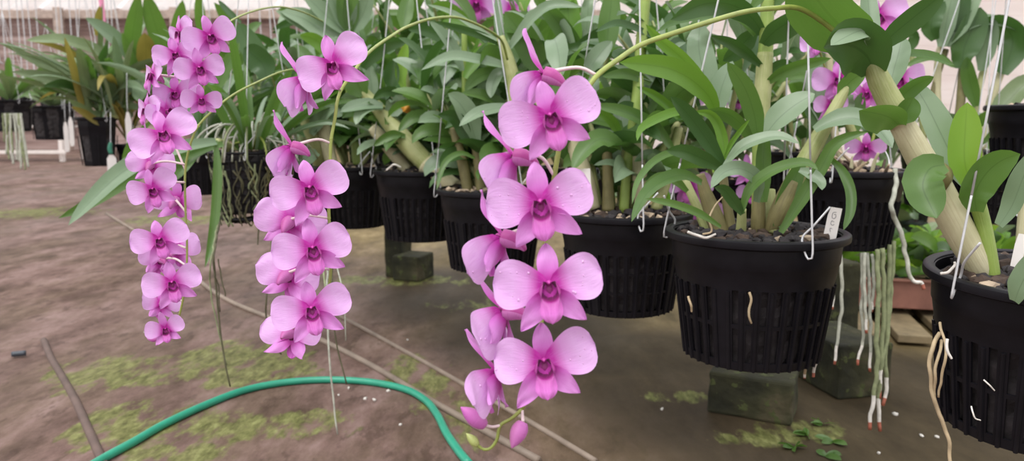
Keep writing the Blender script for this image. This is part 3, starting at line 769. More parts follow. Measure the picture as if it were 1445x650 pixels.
c4 = B.cane([(1020, 338, .0), (1006, 300, .0), (994, 268, .0), (988, 245, .0)], [12, 13, 10, 6], 'oldcane')
B.cane([(1000, 332, .02), (985, 295, .03), (970, 262, .04), (962, 244, .05)], [7, 7, 6.5, 6], 'cane')
B.cane([(1086, 338, -.02), (1088, 300, -.01), (1088, 268, 0)], [8, 8, 6], 'cane')
L(c3, 21, [(1078, 285), (1077, 245), (1078, 212), (1081, 186)], 0, -.05, -.06, 'leaf', .3, .9)
L(c3, 33, [(1080, 190), (1098, 168), (1122, 148), (1150, 132)], 35, -.02, -.04, 'grey', .12, .8)
L(c2, 20, [(1068, 285), (1070, 255), (1046, 238), (1020, 244), (1003, 266)], 20, -.07, -.14, 'grey', .15, .8)
L(c2, 15, [(1047, 300), (1058, 268), (1082, 246), (1112, 233), (1138, 230), (1155, 240)], 35, -.08, -.14, 'leaf', .2, .7)
L(c2, 17, [(1048, 302), (1034, 282), (1022, 268), (1008, 264)], 0, -.08, -.11, 'dark', .2, .7)
L(c4, 18, [(990, 258), (965, 247), (938, 254), (912, 274), (891, 313)], 30, -.04, -.13, 'leaf', .2, .6)
L(c4, 11, [(1017, 320), (988, 302), (950, 288), (910, 280)], 20, -.09, -.15, 'leaf', .2, .6)
L(c4, 10, [(1000, 232), (960, 214), (925, 226), (900, 256), (892, 288)], 20, -.02, -.10, 'leaf', .2)
L(c4, 13, [(985, 160), (958, 158), (928, 168), (906, 182), (899, 199)], 30, .0, -.06, 'bright', .25)
L(c4, 14, [(970, 270), (950, 252), (930, 250), (908, 262)], 10, .0, -.04, 'leaf')
rcane = B.cane([(1092, 330), (1114, 270), (1145, 212), (1170, 168), (1190, 132), (1197, 122)], [9, 12, 13.5, 12, 9, 7], 'cane', -.03, sides=16)
B.cane([(1088, 334, -.02), (1100, 300, -.035), (1120, 258, -.035)], [11, 14, 13.5], 'oldcane', sides=16)
L(rcane, 24, [(1186, 138), (1194, 122), (1206, 110), (1222, 102)], -10, -.03, -.05, 'leaf', .2, .9)
L(rcane, 24, [(1150, 184), (1172, 172), (1200, 166), (1228, 174), (1246, 190), (1259, 209)], 40, -.05, -.10, 'grey', .2, .7)
L(rcane, 19, [(1102, 328), (1132, 280), (1160, 235), (1176, 206), (1200, 192), (1226, 186)], 10, -.06, -.10, 'leaf', .25, .8)
L(rcane, 14, [(1170, 222), (1188, 240), (1200, 268), (1200, 298), (1190, 325)], 0, -.07, -.12, 'leaf', .2, .7)
L(rcane, 16, [(1128, 240), (1143, 245), (1156, 256), (1160, 268)], 25, -.06, -.09, 'grey', .2, .7)
L(rcane, 26, [(1096, 320), (1108, 285), (1122, 250), (1136, 222)], -5, -.04, -.05, 'leaf', .2)
root(B, [(1057, 412, -.105), (1060, 425, -.107), (1057, 440, -.107), (1060, 456, -.104)], .0016, 'roottan')
root(B, [(972, 418, -.07), (975, 430, -.075), (976, 440, -.072)], .0016, 'roottan')
root(B, [(1118, 490, .0), (1150, 505, -.01), (1150, 515, -.01), (1147, 532, -.01)], .0024, 'root', True, tipfrac=.25)
root(B, [(1128, 500, .0), (1138, 515, -.01), (1136, 534, -.01)], .0022, 'roottan', True)
root(B, [(990, 330, -.09), (1004, 326, -.092), (1000, 308, -.09), (1010, 290, -.08), (1020, 278, -.07)], .0012, 'roottan')
root(B, [(970, 327, -.08), (984, 332, -.085), (996, 335, -.09), (1010, 330, -.09)], .0018, 'rootwhite')
hanger(B, (-78, 152, 52), 1092, 'white wire hanger looped over the rim of the pot with the white tag')
def plant_tag(px, py, d, w, h, lean, label, writing=True, toward=0.0, mat='tag'):
    base = P(px, py, d); Wd, Hh = w * d / F, h * d / F
    e = empty('plant_tag', base); tag(e, label, 'plant tag')
    fr = view_frame(base); m3 = fr @ Matrix.Rotation(math.radians(toward), 3, 'Y') @ Matrix.Rotation(math.radians(lean), 3, 'Z')
    m4 = Matrix.Translation(base) @ m3.to_4x4()
    bm = BM(); prof = [(-.5, -.15), (-.5, .72), (-.36, 1.0), (.5, 1.0), (.5, -.15)]
    for zz in (0.0006, -.0006): pass
    f0 = [bm.verts.new((a * Wd, b_ * Hh, .0006)) for a, b_ in prof]; f1 = [bm.verts.new((a * Wd, b_ * Hh, -.0006)) for a, b_ in prof]
    bm.faces.new(f0); bm.faces.new(f1[::-1])
    for i in range(5): bm.faces.new((f0[i], f1[i], f1[(i + 1) % 5], f0[(i + 1) % 5]))
    bmesh.ops.recalc_face_normals(bm, faces=bm.faces); bm.transform(m4); link('plate', bm, M[mat], e, smooth=False)
    if writing:
        bm = BM()
        strokes = [[(.12, .86), (-.12, .84), (-.14, .70), (.02, .66), (.14, .72), (.10, .80), (-.02, .78)], [(.10, .56), (-.10, .58), (-.12, .48), (.08, .46), (.12, .50)], [(.06, .34), (-.10, .36), (-.08, .28), (-.02, .25)]]
        for s_ in strokes: add_tube(bm, [Vector((a * Wd, b_ * Hh, .0008)) for a, b_ in s_], .0004, 5, 0, 20)
        bm.transform(m4); link('writing', bm, M['ink'], e)
    return e
plant_tag(1170, 338, .99, 17, 46, -8, 'white plastic tag with grey pencil writing stuck in the front pot', True)
plant_tag(1431, 385, .84, 13, 56, -6, 'blank pale tag standing in the nearest pot beside a dry cane', False)
# ================================================================== THE REST OF THE ROW
C = Plant('third black pot of the front row from the right, behind the nearest spray', 880, 299, 1.37, .24, .171, None, (0, 0), 160, .15, tiers=3)
L = C.leaf
k1 = C.cane([(858, 298), (858, 260), (857, 225), (856, 200)], [9, 8, 7.5, 7], 'oldcane')
k2 = C.cane([(905, 296), (904, 250), (902, 215), (900, 185)], [9, 13, 12, 9], 'sheath')
k3 = C.cane([(838, 295), (826, 255), (815, 220), (808, 195)], [9, 13, 13, 9], 'sheath')
k4 = C.cane([(880, 300), (884, 250), (892, 190), (900, 130), (905, 60), (912, -10)], [7, 7, 8, 8, 8, 7], 'newcane')
k5 = C.cane([(925, 296), (940, 255), (950, 215), (958, 180)], [8, 8, 7, 6], 'cane')
k6 = C.cane([(876, 298, .05), (884, 220, .05), (900, 150, .05), (916, 108, .05)], [7, 8, 8, 6], 'cane')
L(k1, 25, [(877, 208), (866, 200), (846, 196), (826, 212), (808, 240)], 30, -.05, -.10, 'leaf', .2, .7)
L(k2, 18, [(950, 212), (930, 186), (905, 168), (875, 156), (835, 148)], 20, -.02, -.08, 'leaf', .2, .7)
L(k1, 14, [(875, 203), (868, 178), (855, 164), (836, 156)], 10, -.02, -.06, 'bright', .2)
L(k1, 15, [(873, 202), (862, 192), (846, 196), (834, 216)], 30, -.03, -.08, 'grey')
L(k1, 9, [(882, 250), (872, 234), (858, 229), (838, 233)], 30, -.04, -.08, 'grey')
L(k1, 24, [(874, 200), (876, 175), (880, 155), (886, 132)], 20, .02, .03, 'grey')
L(k6, 15, [(918, 118), (900, 108), (880, 104), (850, 108)], 10, .0, -.04, 'leaf')
L(k6, 9, [(922, 114), (900, 104), (880, 97), (866, 92)], 30, .0, -.03, 'grey')
L(k4, 10, [(920, 52), (898, 40), (870, 33), (840, 45)], 30, .0, -.06, 'dark')
L(k6, 30, [(856, 80), (858, 45), (862, 10), (864, -20)], 0, .05, .05, 'leaf', .2)
L(k2, 13, [(962, 172), (945, 152), (922, 134), (898, 122)], 10, -.02, -.05, 'bright', .3)
L(k6, 25, [(828, 104), (838, 88), (850, 72), (864, 58)], 20, -.02, -.02, 'grey')
L(k4, 20, [(905, 140), (920, 95), (930, 60), (935, 25)], 10, .02, .05, 'grey')
L(k4, 22, [(895, 180), (915, 150), (930, 120), (935, 85)], 15, .03, .05, 'leaf')
L(k5, 22, [(955, 230), (950, 205), (945, 180), (930, 150)], 0, .03, .05, 'dark')
L(k5, 16, [(948, 245), (935, 225), (915, 218), (895, 228)], 20, .0, -.04, 'dark')
L(k3, 26, [(812, 205), (795, 170), (790, 130), (800, 95)], 10, .02, .05, 'leaf')
L(k2, 26, [(902, 190), (912, 160), (905, 120), (890, 92)], 25, .04, .06, 'grey')
C.wild(10,  .26, .16, .14, 0.040, mats=('leaf', 'dark', 'grey', 'leaf', 'dark'), nl=7, az0=.25, azr=2.6)
hanger(C, (-86, 150, 30), 884, 'wire hanger on the third pot from the right, straight behind the nearest spray')
plant_tag(824, 262, 1.28, 20, 24, 4, 'white tag top just above the second flower of the nearest spray', False)
D_ = Plant('fourth black pot of the front row from the right, bearing the middle pink spray', 694, 267, 1.68, .24, .171, None, (0, 0), 130, .25)
L = D_.leaf
q1 = D_.cane([(700, 270), (718, 220), (726, 170), (726, 125), (718, 85), (706, 52)], [8, 10, 11, 11, 9, 6], 'cane', -.05)
q2 = D_.cane([(660, 270), (654, 235), (646, 205), (640, 180)], [7, 8, 7, 6], 'oldcane')
q3 = D_.cane([(660, 262, .03), (655, 190, .03), (656, 120, .03), (655, 40, .03)], [5, 4.5, 4.5, 4], 'newcane')
q4 = D_.cane([(715, 268), (740, 235), (765, 190), (790, 140), (806, 95)], [8, 9, 9, 9, 8], 'cane', .05)
q5 = D_.cane([(680, 270), (676, 235), (672, 205), (670, 185)], [8, 8, 7, 6], 'oldcane')
L(q1, 13, [(705, 56), (703, 30), (702, -10)], 20, 0, .02, 'grey')
L(q1, 14, [(716, 72), (732, 50), (752, 25), (780, 7), (822, 10)], 35, -.03, -.08, 'grey', .2)
L(q4, 38, [(772, 110), (758, 85), (738, 50), (712, 16)], -10, .0, -.02, 'leaf', .15, .8)
L(q4, 26, [(828, 108), (812, 68), (785, 28), (750, -10)], -10, .05, .0, 'leaf', .2)
L(q4, 33, [(812, 80), (806, 50), (802, 20), (798, -20)], 0, .04, .05, 'bright', .2, .9)
L(q4, 18, [(824, 75), (828, 45), (830, 10), (830, -20)], 30, .06, .06, 'grey')
L(q4, 14, [(764, 94), (786, 80), (812, 67), (844, 67)], 10, -.05, -.09, 'dark', .25)
L(q1, 14, [(724, 96), (700, 90), (672, 84), (636, 80), (594, 99)], 40, -.04, -.1, 'grey', .2)
L(q1, 18, [(705, 100), (685, 104), (670, 112), (656, 128)], 10, -.02, -.05, 'leaf')
L(q1, 17, [(693, 138), (696, 118), (704, 103), (716, 98)][::-1], 30, -.03, -.05, 'grey', .15, .9)
L(q1, 8, [(704, 58), (672, 40), (638, 18), (602, 6)], 30, -.03, -.06, 'grey')
L(q1, 11, [(708, 64), (685, 52), (655, 42), (612, 30)], -10, -.02, -.06, 'dark')
L(q5, 15, [(722, 150), (700, 153), (674, 160), (648, 178)], 40, -.05, -.1, 'grey', .15, .7)
L(q5, 28, [(672, 200), (662, 168), (648, 145), (632, 132)], 30, -.04, -.08, 'grey', .15, .8)
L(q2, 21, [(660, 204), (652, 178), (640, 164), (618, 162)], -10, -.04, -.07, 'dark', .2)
L(q5, 22, [(668, 168), (674, 150), (682, 138), (692, 128)], 10, 0, 0, 'leaf')
L(q2, 8, [(670, 223), (650, 216), (628, 230), (616, 268)], 20, -.08, -.14, 'leaf')
L(q5, 20, [(676, 200), (686, 180), (694, 160), (692, 140)], 10, .0, .03, 'leaf')
L(q5, 16, [(690, 232), (694, 215), (690, 198), (678, 190)], 10, .0, .03, 'leaf')
L(q3, 16, [(652, 100), (640, 70), (622, 45), (606, 30)], 30, 0, -.02, 'grey')
L(q3, 18, [(656, 110), (668, 90), (682, 72), (700, 60)], 20, .0, .02, 'bright')
D_.wild(11,  .30, .20, .15, 0.043, mats=('leaf', 'dark', 'grey', 'leaf'), nl=8, az0=.25, azr=2.6)
D_.wild(5, .14, .12, .13, .034, mats=('leaf', 'dark', 'grey'), nl=5, az0=.25, azr=2.6)
hanger(D_, (178, -60, 40), 660, 'wire hanger on the fourth front-row pot, its hook at the left of the rim')
E = Plant('fifth black pot of the front row, thick old cane leaning left over its rim', 594, 240, 1.95, .24, .171, None, (0, 0), 110, .25)
L = E.leaf
e1 = E.cane([(642, 262, -.10), (618, 246, -.08), (582, 210, -.06), (552, 176, -.05), (528, 146, -.05), (512, 128, -.05)], [9, 12, 14, 13, 10, 7], 'cane', sides=14)
E.cane([(644, 264, -.105), (625, 252, -.09), (602, 230, -.08)], [10, 13, 14.5], 'sheath', sides=14)
e2 = E.cane([(575, 240), (556, 216), (540, 196), (525, 180)], [8, 10, 10, 8], 'sheath')
L(e1, 33, [(514, 134), (507, 122), (502, 110), (500, 97)], -15, -.06, -.08, 'leaf', .3, .95)
L(e1, 22, [(512, 96), (524, 78), (544, 62), (575, 58)], -20, -.04, -.06, 'dark', .25)
L(e1, 18, [(526, 140), (524, 120), (522, 105), (520, 88)], 20, -.03, -.03, 'grey')
L(e1, 16, [(540, 150), (522, 148), (502, 150), (480, 158)], 40, -.08, -.12, 'grey', .2)
L(e1, 16, [(540, 152), (524, 150), (510, 160), (502, 176)], 35, -.08, -.12, 'grey', .2)
L(e1, 26, [(546, 160), (556, 152), (562, 144), (558, 134)], 10, -.06, -.07, 'grey', .2, .9)
L(e1, 18, [(618, 182), (606, 168), (584, 166), (562, 186)], 25, -.08, -.12, 'leaf', .2)
L(e1, 13, [(572, 192), (556, 190), (542, 196), (527, 206)], 5, -.08, -.1, 'leaf', .3)
L(e1, 20, [(617, 176), (612, 158), (602, 140), (592, 120)], 0, -.03, -.03, 'bright', .2)
L(e1, 14, [(570, 140), (556, 129), (540, 130), (526, 140)], -10, -.05, -.08, 'dark', .2)
e3 = E.cane([(590, 240, .02), (584, 190, .02), (578, 140, .02), (570, 100, .02)], [6, 6, 6, 5], 'cane')
L(e3, 17, [(570, 124), (566, 108), (568, 85), (574, 60)], 0, -.02, -.02, 'lime', .3)
L(e3, 22, [(552, 126), (552, 110), (554, 96), (556, 84)], 0, -.02, -.03, 'dark', .3)
L(e3, 16, [(632, 62), (612, 48), (594, 42), (576, 42)], 5, .0, -.03, 'dark')
L(e3, 12, [(630, 78), (614, 70), (596, 70), (577, 76)], -5, .0, -.03, 'dark')
L(e3, 22, [(570, 40), (572, 20), (578, -10)], 10, .0, .02, 'leaf')
bm = BM(); add_tube(bm, [E.W((577, 158, -.08), E.d), E.W((572, 152, -.085), E.d), E.W((566, 150, -.09), E.d)], [3 * E.d / F, 7 * E.d / F, 2 * E.d / F], 8, 0, 10); link('dying_leaf', bm, simple('orange_leaf', (.62, .28, .03), .5, .3, 50), E.e)
E.wild(11,  .26, .20, .15, 0.045, mats=('leaf', 'dark', 'grey', 'leaf'), nl=8, az0=.25, azr=2.6)
E.wild(5, .13, .13, .13, .034, mats=('leaf', 'dark', 'grey'), nl=5, az0=.25, azr=2.6)
root(E, [(545, 240, -.12), (556, 232, -.13), (566, 236, -.13)], .0022, 'rootwhite')
hanger(E, (185, -70, 50), 575, 'wire hanger hooked on the left rim of the fifth front-row pot')
F_ = Plant('sixth hanging black pot from the right, mostly behind the middle pink spray', 498, 234, 2.22, .24, .171, None, (0, 0), 90, .2)
L = F_.leaf
f1 = F_.cane([(455, 234, -.05), (448, 205, -.08), (435, 175, -.10), (424, 150, -.10)], [12, 12, 10, 7], 'cane')
f2 = F_.cane([(470, 236, -.1), (462, 205, -.1), (456, 170, -.1), (455, 150, -.1)], [8, 9, 9, 7], 'sheath')
f3 = F_.cane([(505, 236), (500, 180), (494, 110), (492, 50)], [7, 8, 8, 7], 'newcane')
for (w, pts, r, mt) in ((22, [(492, 50), (470, 30), (450, 12), (425, -12)], 30, 'grey'), (18, [(493, 46), (478, 20), (462, -20)], 20, 'grey'), (22, [(494, 45), (496, 15), (498, -25)], 10, 'leaf'), (24, [(497, 46), (512, 20), (524, -15)], 20, 'grey'), (20, [(494, 48), (486, 20), (482, -20)], 0, 'leaf'), (16, [(490, 56), (460, 50), (425, 34), (388, 14)], 30, 'grey'), (26, [(486, 56), (455, 44), (428, 26), (396, 16)], 40, 'grey')):
    L(f3, w, pts, r, -.02, -.06, mt)
L(f3, 11, [(444, 34), (425, 28), (405, 32), (384, 42)], -10, .1, .05, 'dark')
L(f1, 19, [(460, 78), (452, 62), (440, 54), (423, 50)], -15, -.1, -.12, 'bright')
L(f1, 26, [(430, 165), (436, 150), (444, 138), (454, 130)], -20, -.12, -.15, 'leaf', .3, .9)
L(f1, 22, [(424, 158), (418, 140), (416, 120), (420, 104)], -10, -.1, -.1, 'dark')
L(f1, 20, [(440, 190), (450, 170), (462, 158), (476, 152)], 30, -.12, -.15, 'grey')
L(f1, 24, [(448, 215), (436, 220), (420, 228), (405, 205)], 30, -.14, -.2, 'grey')
F_.wild(10,  .28, .18, .16, 0.048, mats=('leaf', 'dark', 'grey', 'leaf'), nl=8, az0=.25, azr=2.6)
F_.wild(5, .14, .14, .13, .036, mats=('leaf', 'dark', 'grey'), nl=5, az0=.25, azr=2.6)
root(F_, [(470, 330, -.1), (464, 360, -.5), (462, 400, -.72), (463, 470, -.76), (468, 540, -.76), (473, 585, -.76), (477, 612, -.76)], .0022, 'root')
root(F_, [(476, 330, -.1), (470, 370, -.5), (468, 420, -.72), (474, 480, -.74), (484, 520, -.74), (490, 542, -.74)], .0019, 'rootold')
root(F_, [(474, 330, -.1), (456, 350, -.5), (458, 390, -.72), (462, 440, -.74)], .0022, 'rootgreen')
root(F_, [(480, 330, -.1), (474, 350, -.5), (478, 385, -.72), (487, 430, -.74), (488, 480, -.74)], .0014, 'root')
root(F_, [(384, 330, -.55), (378, 400, -.74), (376, 450, -.74), (384, 478, -.74), (397, 500, -.74)], .0018, 'rootold')
hanger(F_, (200, -70, 60), 488, 'wire hanger on the sixth pot from the right, behind the middle spray')
# middle spray springs from the top of the fourth pot's tall cane
spike(D_, [(716, 84, 1.60), (708, 58, 1.56), (690, 43, 1.45), (660, 29, 1.32), (638, 24, 1.25), (606, 27, 1.15), (574, 38, 1.05), (552, 51, .96), (530, 66, .88), (513, 82, .82), (498, 103, .78), (483, 124, .76), (476, 142, .75), (473, 165, .745), (467, 198, .74), (466, 225, .74), (464, 300, .74), (467, 340, .74), (466, 390, .74), (458, 440, .74), (448, 470, .74)], .0026, .0014)
flower(D_, 471, 92, .71, 112, -22, -4, 20, (501, 99, .775), 0, pet=(20, 182), seed=11.1)
flower(D_, 428, 113, .73, 122, -110, 18, 0, (480, 127, .755), 0, seed=12.4, close=.5, pet=(-34, 212))
flower(D_, 410, 208, .73, 112, -112, 10, 0, (467, 202, .74), 0, seed=13.6, close=.5, pet=(-44, 222))
flower(D_, 438, 267, .71, 114, -4, 2, 14, (465, 285, .74), 0, pet=(14, 172), seed=14.2)
flower(D_, 410, 312, .76, 108, 160, 0, 10, (464, 308, .74), 0, seed=15.8)
flower(D_, 442, 352, .71, 112, -2, 2, 10, (466, 352, .74), 0, pet=(10, 172), seed=16.3)
flower(D_, 408, 388, .76, 106, 150, 8, 12, (466, 380, .74), 0, seed=17.5)
flower(D_, 440, 437, .71, 110, -2, 2, 10, (460, 435, .74), 0, pet=(10, 176), seed=18.6)
flower(D_, 412, 470, .76, 100, 150, 20, 6, (455, 450, .74), 0, seed=19.7)
# ------------------------------------------------------------------ mesh basket with tangled roots
Kp = Plant('wire-mesh basket of tangled roots left of the row, bearing the leftmost pink spray', 356, 214, 2.0, .215, .165, pot=False)
bm = BM(); c0 = Kp.c; Rb = .105
for i in range(9):
    t = i / 8; r = Rb * (1 - .20 * t); z = -.165 * t
    add_tube(bm, [c0 + Vector((r * math.cos(2 * PI * k / 24), r * math.sin(2 * PI * k / 24), z)) for k in range(25)], .0022 if 0 < i < 8 else .004, 6, 0, 49)
for k in range(28):
    a = 2 * PI * k / 28
    add_tube(bm, [c0 + Vector((Rb * math.cos(a), Rb * math.sin(a), 0)), c0 + Vector((Rb * .80 * math.cos(a), Rb * .80 * math.sin(a), -.165)), c0 + Vector((0, 0, -.166))], .002, 6, 0, 12)
link('basket', bm, M['plastic'], Kp.e)
Kp.m4 = Matrix.Translation(c0)
link('potting_mix', mix_bm(Kp.m4, .222, .160, .84, 60, .1, .04), [M['charcoal'], M['bark'], M['chip']], Kp.e, smooth=False)
for i in range(46):      # roots clinging round the basket
    a = rnd.uniform(PI, 2 * PI) if i < 38 else rnd.uniform(0, PI); z0 = rnd.uniform(-.05, 0); pts = []; aa = a
    for k in range(6):
        z = z0 - .028 * k; aa += rnd.uniform(-.2, .2); r = Rb * (1 - .2 * max(0, -z) / .165) + .004
        pts.append(c0 + Vector((r * math.cos(aa), r * math.sin(aa), max(-.19, z))))
    bm = BM(); add_tube(bm, pts, rnd.uniform(.0014, .0026), 6, 0, 18); link('root', bm, M[rnd.choice(('rootold', 'rootold', 'rootgreen', 'oldcane'))], Kp.e)
for i in range(34):      # pale wiry old canes and roots arching over the rim
    a = rnd.uniform(0, 2 * PI); h = rnd.uniform(.02, .10); s = rnd.uniform(.04, .15)
    hd = Vector((math.cos(a), math.sin(a), 0)); b0 = c0 + hd * .02 * rnd.random()
    bm = BM(); add_tube(bm, [b0, b0 + hd * s * .4 + Vector((0, 0, h)), b0 + hd * s * .9 + Vector((0, 0, h * .6)), b0 + hd * s * 1.1 + Vector((0, 0, -.02))], [.003, .0028, .0022], 7, 0, 14)
    link('root', bm, M[rnd.choice(('rootwhite', 'root', 'rootgreen', 'stem', 'root'))], Kp.e)
L = Kp.leaf
kc = Kp.cane([(330, 216, -.05), (318, 205, -.08), (306, 200, -.12)], [7, 7, 5], 'cane')
L(kc, 13, [(304, 198), (307, 240), (304, 300), (297, 345), (289, 378)], 0, -.25, -.32, 'leaf', .25)
L(kc, 23, [(305, 200), (268, 205), (215, 218), (170, 245), (130, 282), (96, 318)], 25, -.25, -.5, 'grey', .2)
L(kc, 20, [(306, 204), (262, 218), (210, 236), (165, 262), (120, 290), (82, 308)], 5, -.22, -.45, 'leaf', .2)
L(kc, 17, [(315, 203), (280, 212), (255, 240), (235, 262)], 20, -.2, -.3, 'leaf')
L(kc, 10, [(172, 235), (180, 212), (192, 192), (212, 172)][::-1], 0, -.05, -.02, 'leaf')
for i in range(26):
    a = rnd.uniform(0, 2 * PI)
    link('leaf', wild_leaf(c0 + Vector((math.cos(a) * .04, math.sin(a) * .04, 0)), a, rnd.uniform(.6, 1.35), rnd.uniform(.22, .42), rnd.uniform(.016, .026), rnd.uniform(.5, 1.6), .3, 12), M[rnd.choice(('leaf', 'leaf', 'dark', 'grey'))], Kp.e)
L(kc, 32, [(378, 104), (366, 82), (350, 58), (337, 32)], -10, .0, .0, 'dark', .15)
L(kc, 36, [(376, 112), (372, 92), (358, 78), (344, 68)], -20, -.05, -.05, 'dark', .15, .9)
L(kc, 17, [(305, 132), (312, 110), (324, 85), (338, 60)], 10, -.1, -.1, 'leaf')
L(kc, 9, [(340, 32), (328, 22), (318, 12), (308, 0)], 10, 0, 0, 'dark')
root(Kp, [(308, 365, -.45), (312, 385, -.45), (318, 418, -.45)], .0014, 'rootold')
root(Kp, [(312, 300, -.2), (303, 350, -.45), (304, 395, -.45), (310, 460, -.45), (316, 500, -.45), (324, 545, -.45)], .0022, 'rootold')
root(Kp, [(310, 300, -.2), (299, 360, -.45), (296, 395, -.45), (302, 440, -.45), (312, 480, -.45), (320, 515, -.45)], .0017, 'rootgreen')
root(Kp, [(314, 300, -.2), (300, 370, -.45), (308, 400, -.45), (310, 440, -.45)], .0014, 'rootold')
root(Kp, [(366, 305, -.1), (365, 325, -.1), (364, 345, -.1)], .002, 'rootold')
hanger(Kp, (150, 20, -80), 372, 'wire hanger holding the mesh basket of roots')
spike(Kp, [(440, 118, 1.7), (420, 100, 1.45), (398, 101, 1.25), (365, 115, 1.05), (330, 133, .93), (298, 158, .86), (277, 182, .84), (265, 217, .835), (261, 249, .835), (262, 300, .835), (264, 350, .835), (262, 400, .835), (255, 437, .835), (250, 455, .835)], .0019, .0011)
# a second pale spike behind carries the top blooms of the left spray
spike(Kp, [(455, 30, 1.9), (430, 18, 1.6), (400, 10, 1.4), (372, 12, 1.2), (345, 20, 1.05), (322, 32, .95), (308, 46, .88), (296, 70, .86), (290, 110, .86), (284, 145, .86)], .0020, .0011)
SP = lambda y: (263, y, .835)
flower(Kp, 296, 52, .82, 78, 18, 0, 12, (306, 50, .88), 0, pet=(15, 178), seed=21)
flower(Kp, 254, 46, .86, 62, -60, 0, 20, (300, 60, .87), 0, seed=22)
flower(Kp, 281, 97, .80, 72, 16, 0, 8, (290, 110, .86), 0, pet=(5, 176), seed=23)
flower(Kp, 249, 77, .83, 68, -14, 0, 16, (288, 85, .86), 0, seed=24)
flower(Kp, 216, 106, .84, 66, -72, -6, 10, (280, 120, .86), 0, seed=25)
flower(Kp, 284, 141, .82, 56, 8, 4, 0, (285, 130, .86), 0, pet=(4, 176), seed=26)
flower(Kp, 248, 132, .85, 66, -20, 4, 8, (282, 140, .86), 0, seed=27)
flower(Kp, 208, 155, .84, 64, -66, 0, 8, (262, 240, .835), 0, seed=28)
flower(Kp, 231, 190, .79, 96, -6, -12, 16, (277, 182, .84), 0, pet=(22, 190), seed=29)
flower(Kp, 236, 158, .84, 74, 40, -22, 20, (282, 178, .845), 0, seed=30)
flower(Kp, 214, 232, .85, 70, 160, 4, 6, (262, 232, .835), 0, seed=31)
flower(Kp, 217, 268, .80, 76, -18, 6, 18, (261, 257, .835), 0, pet=(26, 170), seed=32)
flower(Kp, 250, 282, .86, 78, 150, 0, 4, SP(300), 0, seed=33)
flower(Kp, 226, 339, .79, 80, -8, 4, 14, SP(335), 0, pet=(14, 168), seed=34)
flower(Kp, 248, 352, .86, 74, 155, 6, -6, SP(350), 0, seed=35)
flower(Kp, 226, 366, .86, 66, -150, 10, 10, SP(375), 0, seed=36)
flower(Kp, 243, 400, .79, 82, 0, 4, 10, SP(395), 0, pet=(10, 172), seed=37)
flower(Kp, 228, 428, .85, 62, -150, 18, 8, (258, 425, .835), 0, seed=38)
flower(Kp, 234, 465, .80, 56, -8, 2, 8, (250, 455, .835), 0, close=.5, pet=(20, 165), seed=39)
bud(Kp, P(222, 478, .82), P(207, 477, .82), .0035, P(250, 456, .835))
# ================================================================== SECOND ROW AND BACKGROUND PLANTS
R1 = Plant('black pot behind the white tag, shrivelled brown stems on top, long pale roots dangling', 1198, 240, 1.45, .208, .142, None, (0, 0), 120, .35)
for i in range(22):
    a = rnd.uniform(0, 6.28); r = rnd.uniform(.0, .07); b0 = R1.c + Vector((math.cos(a) * r, math.sin(a) * r - .02, -.008))
    hd = Vector((rnd.uniform(-1, 1), rnd.uniform(-1, 1), 0)) * .02
    bm = BM(); add_tube(bm, [b0, b0 + hd + Vector((0, 0, rnd.uniform(.01, .03))), b0 + hd * 2.2 + Vector((0, 0, rnd.uniform(.01, .05)))], [.004, .0035, .002], 7, 0, 10)
    link('old_stem', bm, M[rnd.choice(('chip', 'sheath', 'roottan', 'bark'))], R1.e)
r1c = R1.cane([(1222, 232, .05), (1205, 190, .05), (1186, 150, .05), (1170, 110, .05)], [5, 6, 6, 5], 'cane')
R1.cane([(1190, 236, .06), (1178, 190, .06), (1172, 140, .06), (1170, 70, .06)], [5, 6, 6, 5], 'sheath')
for (w, pts, r, mt) in ((26, [(1160, 170), (1152, 140), (1150, 110), (1158, 75)], 15, 'grey'), (24, [(1195, 170), (1192, 150), (1194, 130), (1200, 112)], 20, 'grey'), (20, [(1165, 195), (1150, 165), (1140, 150), (1130, 142)], 10, 'dark'), (22, [(1200, 200), (1206, 170), (1212, 150), (1216, 130)], 10, 'leaf')):
    R1.leaf(r1c, w, pts, r, .05, .05, mt)
flower(R1, 1155, 58, 1.35, 60, -30, 0, 10, None, seed=41)
flower(R1, 1184, 112, 1.40, 74, -10, 0, 6, (1190, 110, 1.45), seed=42)
flower(R1, 1172, 148, 1.42, 52, 30, 10, 6, None, seed=43)
flower(R1, 1238, 24, 1.45, 84, 10, 0, 20, None, seed=44)
flower(R1, 1268, 112, 1.5, 76, 20, 10, 0, None, seed=45)
flower(R1, 1222, 208, 1.38, 56, 0, 30, 0, None, seed=46)
flower(R1, 1222, 132, 1.5, 60, 10, 10, 0, None, seed=47)
spike(R1, [(1222, 232, 1.5), (1236, 180, 1.5), (1250, 120, 1.5), (1246, 60, 1.5), (1228, 10, 1.48), (1190, 20, 1.42), (1155, 50, 1.38), (1165, 100, 1.42), (1175, 150, 1.42)], .003, .0018)
for pts in ([(1238, 352, -.06), (1240, 400, -.07), (1238, 470, -.07), (1236, 540, -.07), (1229, 585, -.07), (1228, 606, -.07)], [(1246, 350, -.06), (1247, 420, -.06), (1244, 500, -.06), (1240, 560, -.06), (1243, 608, -.06)], [(1256, 345, -.04), (1254, 420, -.05), (1250, 490, -.05), (1251, 545, -.05), (1246, 572, -.05)], [(1262, 340, -.03), (1258, 400, -.04), (1252, 470, -.05), (1243, 520, -.06), (1241, 562, -.06)]):
    root(R1, pts, .0042, 'rootgreen', True)
